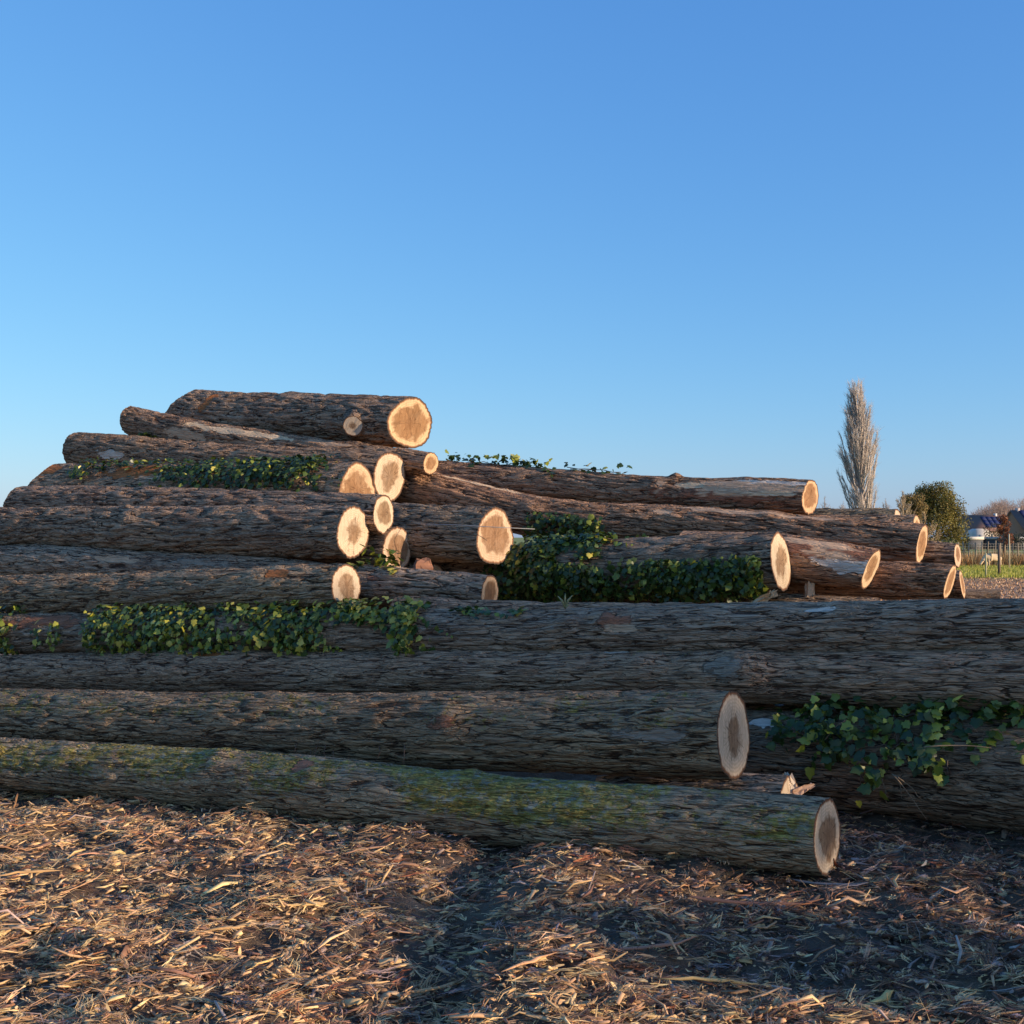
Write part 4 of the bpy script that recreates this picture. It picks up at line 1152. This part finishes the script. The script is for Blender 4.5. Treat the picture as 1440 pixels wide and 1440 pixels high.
def leafy_tree(name, base, height, width, label, cat, col, seed, nleaf=9000, leaf=0.16, lobes=26, shape='dome', trunk_h=0.15):
    r = np.random.default_rng(seed)
    root = thing(name, base, label, cat)
    v, q, t3 = path_tube([(0, 0, 0), (0.03 * width, 0, height * 0.4), (0, 0, height * 0.85)], np.array([height * 0.035, height * 0.022, 0.02]), 7)
    tr = obj('trunk', mesh_np('trunk', v, [q, t3], True), M_TWIG, root); tr.color = (0.14, 0.10, 0.07, 1)
    L = []
    for k in range(lobes):
        t = trunk_h + (1 - trunk_h) * (0.02 + 0.92 * r.random() ** 0.9)
        pr = (1 - ((t - 0.35) / 0.68) ** 2 if t > 0.35 else 0.8 + 0.57 * t) if shape == 'dome' else (1 - t) * 1.1 + 0.05
        pr = max(pr, 0.05) ** 0.6
        az, rr = r.uniform(0, 6.28), width / 2 * pr * r.uniform(0.35, 0.78)
        L.append((rr * math.cos(az), rr * math.sin(az), t * height, r.uniform(0.12, 0.2) * width))
    L = np.array(L)
    k = r.integers(0, lobes, nleaf)
    u = r.normal(size=(nleaf, 3)); u /= np.linalg.norm(u, axis=1)[:, None]
    P = L[k, :3] + u * (L[k, 3] * r.uniform(0.55, 1.08, nleaf))[:, None] * np.array([1, 1, 0.85])
    P[:, 2] = np.maximum(P[:, 2], 0.1)
    z = u + 0.6 * r.normal(size=(nleaf, 3)); z /= np.linalg.norm(z, axis=1)[:, None]
    a = np.cross(z, r.normal(size=(nleaf, 3))); a /= np.linalg.norm(a, axis=1)[:, None]
    b = np.cross(z, a)
    s = (leaf * r.uniform(0.5, 1.3, nleaf))[:, None]
    V = np.stack([P - a * s * 0.35, P + b * s * 0.5 + z * s * 0.1, P + a * s * 0.35, P - b * s * 0.5], 1).reshape(-1, 3)
    Fq = np.arange(nleaf * 4).reshape(-1, 4)
    c = np.array(col)[None] * r.uniform(0.55, 1.6, (nleaf, 1)) * r.uniform(0.9, 1.1, (nleaf, 3)) * r.uniform(0.7, 1.3, lobes)[k][:, None]
    me = mesh_np('crown', V, Fq); cattr(me, 'col', np.repeat(c, 4, 0))
    tag(obj('crown', me, M_FOL, root))
    return root, L

def base_at(px, d): p = at(px, 755, d); p[2] = 0; return p
PRO = lambda t: np.interp(t, [0, 0.2, 0.34, 0.48, 0.66, 0.85, 1.0], [0.2, 0.5, 0.86, 1.0, 0.88, 0.62, 0.22])
bare_tree('poplar_tree', base_at(1216, 180), 24.8, 7.0, 'tall narrow leafless poplar rising behind the pile on the right', 'tree', 105, 0.22, (0.47, 0.40, 0.35), 3, twigs=62, prof=PRO, lean=-1.3, rt=0.0135)
yew, _ = leafy_tree('evergreen_tree', base_at(1317, 112), 6.7, 6.0, 'dense dark evergreen tree between the poplar and the houses', 'tree', (0.165, 0.135, 0.032), 5, 30000, 0.17, 90, 'dome', 0.0)
leafy_tree('evergreen_shrub', base_at(1283, 106), 5.5, 3.6, 'smaller brownish evergreen shrub on the left side of the dark evergreen tree', 'shrub', (0.20, 0.14, 0.05), 6, 12000, 0.14, 50, 'dome', 0.0)
bare_tree('bare_shrub', base_at(1270, 103), 5.6, 4.6, 'leafless twiggy shrub at the left edge of the evergreens', 'shrub', 40, 0.8, (0.34, 0.26, 0.17), 8, twigs=16, rt=0.011)
bare_tree('bare_shrub', base_at(1300, 98), 3.6, 4.4, 'leafless tan shrub in front of the dark evergreen tree', 'shrub', 40, 0.9, (0.42, 0.30, 0.17), 9, twigs=20, rt=0.011)
for i, (px, d, hh, ww, lab) in enumerate([(1160, 190, 8.0, 6.0, 'low leafless tree on the skyline left of the poplar'), (1186, 200, 7.6, 5.5, 'low leafless tree on the skyline close against the poplar foot'), (1246, 195, 8.0, 5.0, 'low leafless tree on the skyline right of the poplar')]):
    bare_tree('bare_tree', base_at(px, d), hh, ww, lab, 'tree', 34, 0.8, (0.30, 0.26, 0.24), 20 + i, twigs=14, rt=0.014)
red, _ = leafy_tree('young_tree', base_at(1411, 66), 2.9, 1.35, 'small tree with rust-brown leaves behind the fence near the houses', 'tree', (0.26, 0.10, 0.045), 12, 1500, 0.10, 16, 'cone', 0.42)

def shade_pos(s_, n_): return np.array([s_ * math.cos(SUN_PHI) + n_ * math.sin(SUN_PHI), -s_ * math.sin(SUN_PHI) + n_ * math.cos(SUN_PHI), 0.0])  # spot towards the sun for unseen trees added to cast shade
leafy_tree('added_shade_tree', shade_pos(25, 7.6), 7.5, 4.2, 'evergreen tree added outside the picture on the right to shade the pile', 'tree', (0.06, 0.075, 0.025), 71, 5200, 0.22, 50, 'dome', 0.1)
leafy_tree('added_shade_tree', shade_pos(24, 5.9), 6.6, 2.0, 'narrow evergreen tree added outside the picture on the right to shade the log ends', 'tree', (0.06, 0.075, 0.025), 72, 4500, 0.2, 44, 'dome', 0.0)
leafy_tree('added_shade_bush', shade_pos(23, 4.65), 5.6, 2.3, 'low evergreen bush added outside the picture on the right to shade the ground', 'bush', (0.06, 0.075, 0.025), 73, 4200, 0.2, 40, 'dome', 0.0)

# the wood on the far hill: one mass
def far_wood():
    r = np.random.default_rng(31)
    p0s, p1s, r0s, r1s = [], [], [], []
    for k in range(190):
        px = r.uniform(1345, 1560); d = r.uniform(430, 520)
        hgt = np.interp(px, [1345, 1372, 1392, 1415, 1445, 1560], [7, 10.5, 14.0, 16.0, 15.5, 13]) * r.uniform(0.8, 1.05) * d / 450
        b = base_at(px, d)
        p0s.append(b); p1s.append(b + np.array([0, 0, hgt * 0.8])); r0s.append(0.28); r1s.append(0.1)
        for j in range(90):
            t = r.uniform(0.25, 0.95); az = r.uniform(0, 6.28)
            rad = 4.2 * math.sin(math.pi * min(1, t * 0.75 + 0.15)) * r.uniform(0.1, 1)
            p = b + np.array([rad * math.cos(az), rad * math.sin(az), t * hgt])
            e = p + np.array([math.cos(az) * 0.8, math.sin(az) * 0.8, 1.4]) * r.uniform(0.6, 1.5) + r.normal(0, 0.4, 3)
            p0s.append(p); p1s.append(e); r0s.append(0.055); r1s.append(0.025)
    v, f = tubes(np.array(p0s), np.array(p1s), np.array(r0s), np.array(r1s), 3)
    o = obj('far_wood', mesh_np('far_wood', v, f), M_TWIG); o.color = (0.27, 0.195, 0.165, 1)
    tag(o, 'bare purple-brown wood on the horizon behind the houses', 'wood', kind='stuff')
far_wood()
# hill under it
def hill():
    V, n = [], 40
    xs = np.linspace(90, 420, n)
    for x in xs: V += [(x, 400, -1.0), (x, 480, 2.6 * math.exp(-((x - 215) / 60) ** 2) - 0.2), (x, 640, -1.0)]
    q = []
    for i in range(n - 1): q += [(3*i, 3*i+3, 3*i+4, 3*i+1), (3*i+1, 3*i+4, 3*i+5, 3*i+2)]
    me = mesh_np('hill', np.array(V), np.array(q), True)
    fattr(me, 'field', np.ones(len(V))); fattr(me, 'grass', np.full(len(V), 0.3))
    tag(obj('hill', me, M_GROUND), kind='structure')
hill()

# ------------------------------------------------------------------ background: houses
def part_box(name, root, dims, col, mat=None, parent=None):
    V, Fq = merge([box_part(*d) for d in dims]) if isinstance(dims, list) else (lambda t: (t[0], [t[1]]))(box_part(*dims))
    o = obj(name, mesh_np(name, V, Fq), mat or M_PLAIN, parent or root); o.color = (*col, 1)
    return o

def house(base, rotz, w, dpt, eave, ridge, wall, roofc, label, panels=None, windows=(), chimney=None):
    """ridge runs along local x; the front faces local -y"""
    root = thing('house', base, label, 'house', rot=(0, 0, rotz))
    hd = dpt / 2
    V = np.array([(-w/2, -hd, 0), (w/2, -hd, 0), (w/2, hd, 0), (-w/2, hd, 0), (-w/2, -hd, eave), (w/2, -hd, eave), (w/2, hd, eave), (-w/2, hd, eave), (-w/2, 0, ridge - 0.1), (w/2, 0, ridge - 0.1)], float)
    Fl = [np.array([(0, 1, 5, 4), (2, 3, 7, 6), (1, 2, 6, 5), (3, 0, 4, 7)]), np.array([(5, 6, 9), (7, 4, 8)])]
    o = obj('wall', mesh_np('wall', V, Fl), M_PLAIN, root); o.color = (*wall, 1)
    ov, th = 0.35, 0.16
    sl = (ridge - eave) / hd
    pr = []
    for sg in (-1, 1):
        a = (sg * (hd + ov), eave - ov * sl)
        V = np.array([(x, y, z + dz) for x in (-w/2 - ov, w/2 + ov) for (y, z) in (a, (0, ridge)) for dz in (0, th)])
        pr.append((V, np.array([(0, 1, 3, 2), (4, 6, 7, 5), (0, 4, 5, 1), (2, 3, 7, 6), (0, 2, 6, 4), (1, 5, 7, 3)])))
    V, Fl = merge(pr)
    rf = obj('roof', mesh_np('roof', V, Fl), M_PLAIN, root); rf.color = (*roofc, 1)
    if panels:
        x0, nx, nz, pw, ph, t0 = panels
        for i in range(nx):
            for j in range(nz):
                u0 = t0 + j * (ph + 0.08)
                q = []
                for (xx, uu) in ((x0 + i * (pw + 0.08), u0), (x0 + i * (pw + 0.08) + pw, u0), (x0 + i * (pw + 0.08) + pw, u0 + ph), (x0 + i * (pw + 0.08), u0 + ph)):
                    cosn = 1 / math.hypot(1, sl)
                    yy = -(hd + ov) + uu * cosn; zz = eave - ov * sl + uu * cosn * sl + th
                    q.append((xx, yy, zz))
                q = np.array(q); nrm = np.array([0, -sl, 1]) / math.hypot(1, sl)
                V = np.vstack([q + nrm * 0.06, q + nrm * 0.14])
                F6 = np.array([(0, 3, 2, 1), (4, 5, 6, 7), (0, 1, 5, 4), (1, 2, 6, 5), (2, 3, 7, 6), (3, 0, 4, 7)])
                p = obj('solar_panel', mesh_np('solar_panel', V, F6), M_GLOSS, rf); p.color = (0.025, 0.035, 0.10, 1)
    for (x0, x1, z0, z1) in windows:
        f = part_box('window', root, (x0 - 0.1, x1 + 0.1, -hd - 0.06, -hd - 0.003, z0 - 0.1, z1 + 0.1), (0.55, 0.52, 0.48))
        part_box('pane', root, (x0, x1, -hd - 0.085, -hd - 0.062, z0, z1), (0.05, 0.06, 0.08), M_GLOSS, f)
    if chimney:
        part_box('chimney', root, (chimney[0], chimney[0] + 0.5, -0.3, 0.3, ridge - 0.8, ridge + 0.5), chimney[1], parent=rf)
    return root

house(base_at(1380, 250), R_(6), 8.2, 8.0, 3.0, 6.1, (0.30, 0.22, 0.17), (0.24, 0.13, 0.095), 'house left of the rust-brown tree with a long dark roof and blue solar panels',
      panels=(-0.6, 4, 3, 1.05, 1.2, 1.0), windows=[(-3.2, -2.2, 1.0, 2.2), (-0.6, 0.4, 1.0, 2.2), (2.0, 3.0, 1.0, 2.2)], chimney=(2.9, (0.62, 0.58, 0.55)))
house(base_at(1458, 205), R_(10), 9.5, 7.0, 3.1, 6.1, (0.34, 0.19, 0.125), (0.20, 0.125, 0.10), 'house at the right edge with a dark gable, solar panels and a brown front wall',
      panels=(-3.6, 6, 2, 1.05, 1.4, 2.0), windows=[(-2.9, -1.2, 0.8, 2.2), (0.6, 2.0, 0.8, 2.2)], chimney=(-3.9, (0.5, 0.42, 0.38)))
sh = thing('shed', base_at(1376, 165), 'low white shed with a rounded roof in front of the solar-panelled house', 'shed')
V, Fl = [], []
prof_ = [(-1.25, 0), (-1.25, 2.0), (-1.0, 2.5), (-0.4, 2.75), (0.4, 2.75), (1.0, 2.5), (1.25, 2.0), (1.25, 0)]
V = np.array([(x, y, z) for y in (-1.2, 1.2) for (x, z) in prof_], float)
me = mesh_np('body', V, [np.array([(i, i + 1, i + 9, i + 8) for i in range(7)]), np.array([(7, 6, 5, 4, 3, 2, 1, 0)]), np.array([(8, 9, 10, 11, 12, 13, 14, 15)])])
o = obj('body', me, M_PLAIN, sh); o.color = (0.60, 0.54, 0.47, 1)
part_box('door', sh, (-0.4, 0.4, -1.24, -1.203, 0, 1.9), (0.45, 0.42, 0.38))
fb = thing('outbuilding', base_at(1361, 150), 'long low outbuilding with a white flat roof left of the white shed', 'building')
part_box('wall', fb, (-1.2, 1.35, -1.5, 1.5, 0, 1.25), (0.10, 0.10, 0.105))
part_box('roof', fb, (-1.3, 1.45, -1.6, 1.6, 1.25, 1.62), (0.62, 0.57, 0.50))
fb2 = thing('outbuilding', base_at(1402, 150), 'dark low outbuilding with a grey roof edge behind the rust-brown tree', 'building')
part_box('wall', fb2, (-1.9, 4.6, -1.5, 1.5, 0, 1.3), (0.06, 0.06, 0.065))
part_box('roof', fb2, (-2.0, 4.7, -1.6, 1.6, 1.3, 1.6), (0.36, 0.36, 0.37))
for i, (px, d, hh, ww, lab) in enumerate([(1352, 130, 1.5, 3.0, 'low hedge bush below the right side of the evergreen'), (1391, 160, 3.4, 4.0, 'olive bush between the two houses'), (1432, 140, 1.7, 5.0, 'dark hedge bush below the right-hand house'), (1330, 100, 1.3, 3.4, 'pale green bush at the foot of the dark evergreen tree')]):
    leafy_tree('bush', base_at(px, d), hh, ww, lab, 'bush', [(0.05, 0.055, 0.03), (0.10, 0.085, 0.05), (0.03, 0.036, 0.022), (0.16, 0.18, 0.07)][i], 60 + i, 1600, 0.18, 14, 'dome', 0.0)

# ------------------------------------------------------------------ background: paddock fence, posts, sheep, grass
def fence():
    base = base_at(1405, 67)
    root = thing('wire_fence', base, 'wire mesh fence with many thin wooden posts behind the sheep', 'fence')
    for i, px in enumerate(np.arange(1338, 1530, 8.6)):
        p = base_at(px + RNG.normal(0, 1.0), 67 + RNG.normal(0, 0.15)) - base
        hh = 1.32 + RNG.normal(0, 0.05)
        v, q, t3 = path_tube([p, p + np.array([RNG.normal(0, 0.02), 0, hh * 0.5]), p + np.array([RNG.normal(0, 0.03), 0, hh])], 0.035, 6)
        o = obj('post', mesh_np('post', v, [q, t3]), M_PLAIN, root); o.color = (*np.array((0.40, 0.31, 0.20)) * RNG.uniform(0.6, 1.2), 1)
    a, b = base_at(1330, 67) - base, base_at(1540, 67) - base
    for z in np.linspace(0.15, 1.2, 8):
        v, f = tubes([a + np.array([0, 0, z])], [b + np.array([0, 0, z])], 0.006, 0.006, 4)
        o = obj('wire', mesh_np('wire', v, f), M_PLAIN, root); o.color = (0.62, 0.56, 0.46, 1)
    xs = np.arange(a[0], b[0], 0.16)
    v, f = tubes(np.stack([xs, 0*xs, 0*xs + 0.15], 1), np.stack([xs, 0*xs, 0*xs + 1.2], 1), 0.005, 0.005, 3)
    o = obj('mesh_wire', mesh_np('mesh_wire', v, f), M_PLAIN, root); o.color = (0.45, 0.44, 0.42, 1)
    tag(o, kind='stuff')
fence()
for (px, py, hh, c, lab) in [(1404.5, 808, 1.25, (0.16, 0.11, 0.08), 'dark wooden fence post standing right beside the sheep'), (1386, 811, 0.95, (0.46, 0.42, 0.24), 'thin pale stake standing left of the sheep'),
                             (1419, 800, 1.75, (0.52, 0.42, 0.27), 'pale tree stake supporting the rust-brown tree')]:
    p = base_at(px, ground_depth(py))
    v, q, t3 = path_tube([(0, 0, -0.1), (0.01, 0, hh * 0.5), (0.0, 0, hh)], 0.06 if px > 1400 and px < 1410 else 0.035, 7)
    o = obj('fence_post', mesh_np('fence_post', v, [q, t3]), M_PLAIN); o.location = tuple(p); o.color = (*c, 1)
    tag(o, lab, 'post')

def sheep(base, rotz, label):
    root = thing('sheep', base, label, 'sheep', rot=(0, 0, rotz))
    vs = [(0.0, 0, 0.52, .20), (0.28, 0, 0.53, .19), (-0.28, 0, 0.52, .20), (0.44, 0, 0.54, .13), (0.56, 0, 0.40, .085), (0.66, 0, 0.24, .075), (0.74, 0, 0.13, .045),
          (0.28, 0.11, 0.30, .055), (0.29, 0.11, 0.15, .032), (0.29, 0.11, 0.02, .035), (0.28, -0.11, 0.30, .055), (0.27, -0.11, 0.15, .032), (0.27, -0.11, 0.02, .035),
          (-0.33, 0.11, 0.34, .07), (-0.38, 0.11, 0.19, .035), (-0.35, 0.11, 0.02, .035), (-0.33, -0.11, 0.34, .07), (-0.36, -0.11, 0.19, .035), (-0.32, -0.11, 0.02, .035), (-0.46, 0, 0.50, .06), (-0.50, 0, 0.36, .03)]
    es = [(0, 1), (0, 2), (1, 3), (3, 4), (4, 5), (5, 6), (1, 7), (7, 8), (8, 9), (1, 10), (10, 11), (11, 12), (2, 13), (13, 14), (14, 15), (2, 16), (16, 17), (17, 18), (2, 19), (19, 20)]
    me = bpy.data.meshes.new('body'); me.from_pydata([v[:3] for v in vs], es, []); me.update()
    o = obj('body', me, M_WOOL, root)
    sk = o.modifiers.new('skin', 'SKIN')
    for i, v in enumerate(vs): me.skin_vertices[0].data[i].radius = (v[3], v[3])
    me.skin_vertices[0].data[0].use_root = True
    o.modifiers.new('sub', 'SUBSURF').levels = 2
    dg = bpy.context.evaluated_depsgraph_get()
    m2 = bpy.data.meshes.new_from_object(o.evaluated_get(dg))
    o.modifiers.clear(); o.data = m2
    if not m2.materials: m2.materials.append(M_WOOL)
    o.color = (0.62, 0.46, 0.29, 1)
    for sg in (-1, 1):
        v, q, t3 = path_tube([(0.60, sg * 0.05, 0.36), (0.58, sg * 0.11, 0.36), (0.57, sg * 0.16, 0.33)], np.array([0.02, 0.028, 0.008]), 6)
        e = obj('ear', mesh_np('ear', v, [q, t3]), M_WOOL, root); e.color = (0.5, 0.38, 0.28, 1)
    return root
sheep(base_at(1396, ground_depth(797.5)), R_(190), 'cream sheep grazing on the grass between the two fence posts')

def blades(n, y0, y1, px0, px1, h0, h1, wd, cols, seed):
    r = np.random.default_rng(seed)
    y = r.uniform(y0, y1, n); x = (r.uniform(px0, px1, n) - 720) / F_PX * y
    hgt = r.uniform(h0, h1, n) * (0.6 + 0.6 * np.abs(noise(np.stack([x * 0.8, y * 0.8, 0 * x], 1))))
    az = r.uniform(0, 6.28, n)
    w = np.stack([np.cos(az), np.sin(az), 0 * az], 1) * wd
    b = np.stack([x, y, 0 * x - 0.01], 1)
    lean = np.stack([r.normal(0, 0.25, n) * hgt, r.normal(0, 0.25, n) * hgt, hgt], 1)
    V = np.stack([b - w, b + w, b + lean * 0.6 + w * 0.7, b + lean], 1).reshape(-1, 3)
    c = np.array(cols)[r.integers(0, len(cols), n)] * r.uniform(0.7, 1.3, (n, 1))
    return V, np.arange(4 * n).reshape(-1, 4), np.repeat(c, 4, 0)
V, Fq, Cc = blades(16000, 45, 64, 1200, 1520, 0.06, 0.22, 0.018, [(0.34, 0.34, 0.04), (0.46, 0.43, 0.07), (0.22, 0.24, 0.035), (0.52, 0.45, 0.13)], 1)
me = mesh_np('grass', V, Fq); cattr(me, 'col', Cc)
tag(obj('grass', me, M_FOL), 'sunlit green grass of the paddock under the sheep', 'grass', kind='stuff')
V, Fq, Cc = blades(12000, 64, 70, 1250, 1540, 0.35, 1.05, 0.02, [(0.42, 0.22, 0.08), (0.34, 0.17, 0.07), (0.50, 0.36, 0.17), (0.30, 0.22, 0.10)], 2)
me = mesh_np('dry_grass', V, Fq); cattr(me, 'col', Cc)
tag(obj('dry_grass', me, M_FOL), 'dry rust-coloured grass along the foot of the wire fence', 'grass', kind='stuff')
V, Fq, Cc = blades(14000, 18, 46, 1180, 1560, 0.03, 0.11, 0.03, [(0.50, 0.28, 0.15), (0.40, 0.22, 0.12), (0.60, 0.40, 0.24), (0.22, 0.13, 0.08)], 3)
me = mesh_np('stubble', V, Fq); cattr(me, 'col', Cc)
tag(obj('stubble', me, M_FOL), 'pale brown stubble and wood scraps on the bare field behind the pile', 'stubble', kind='stuff')
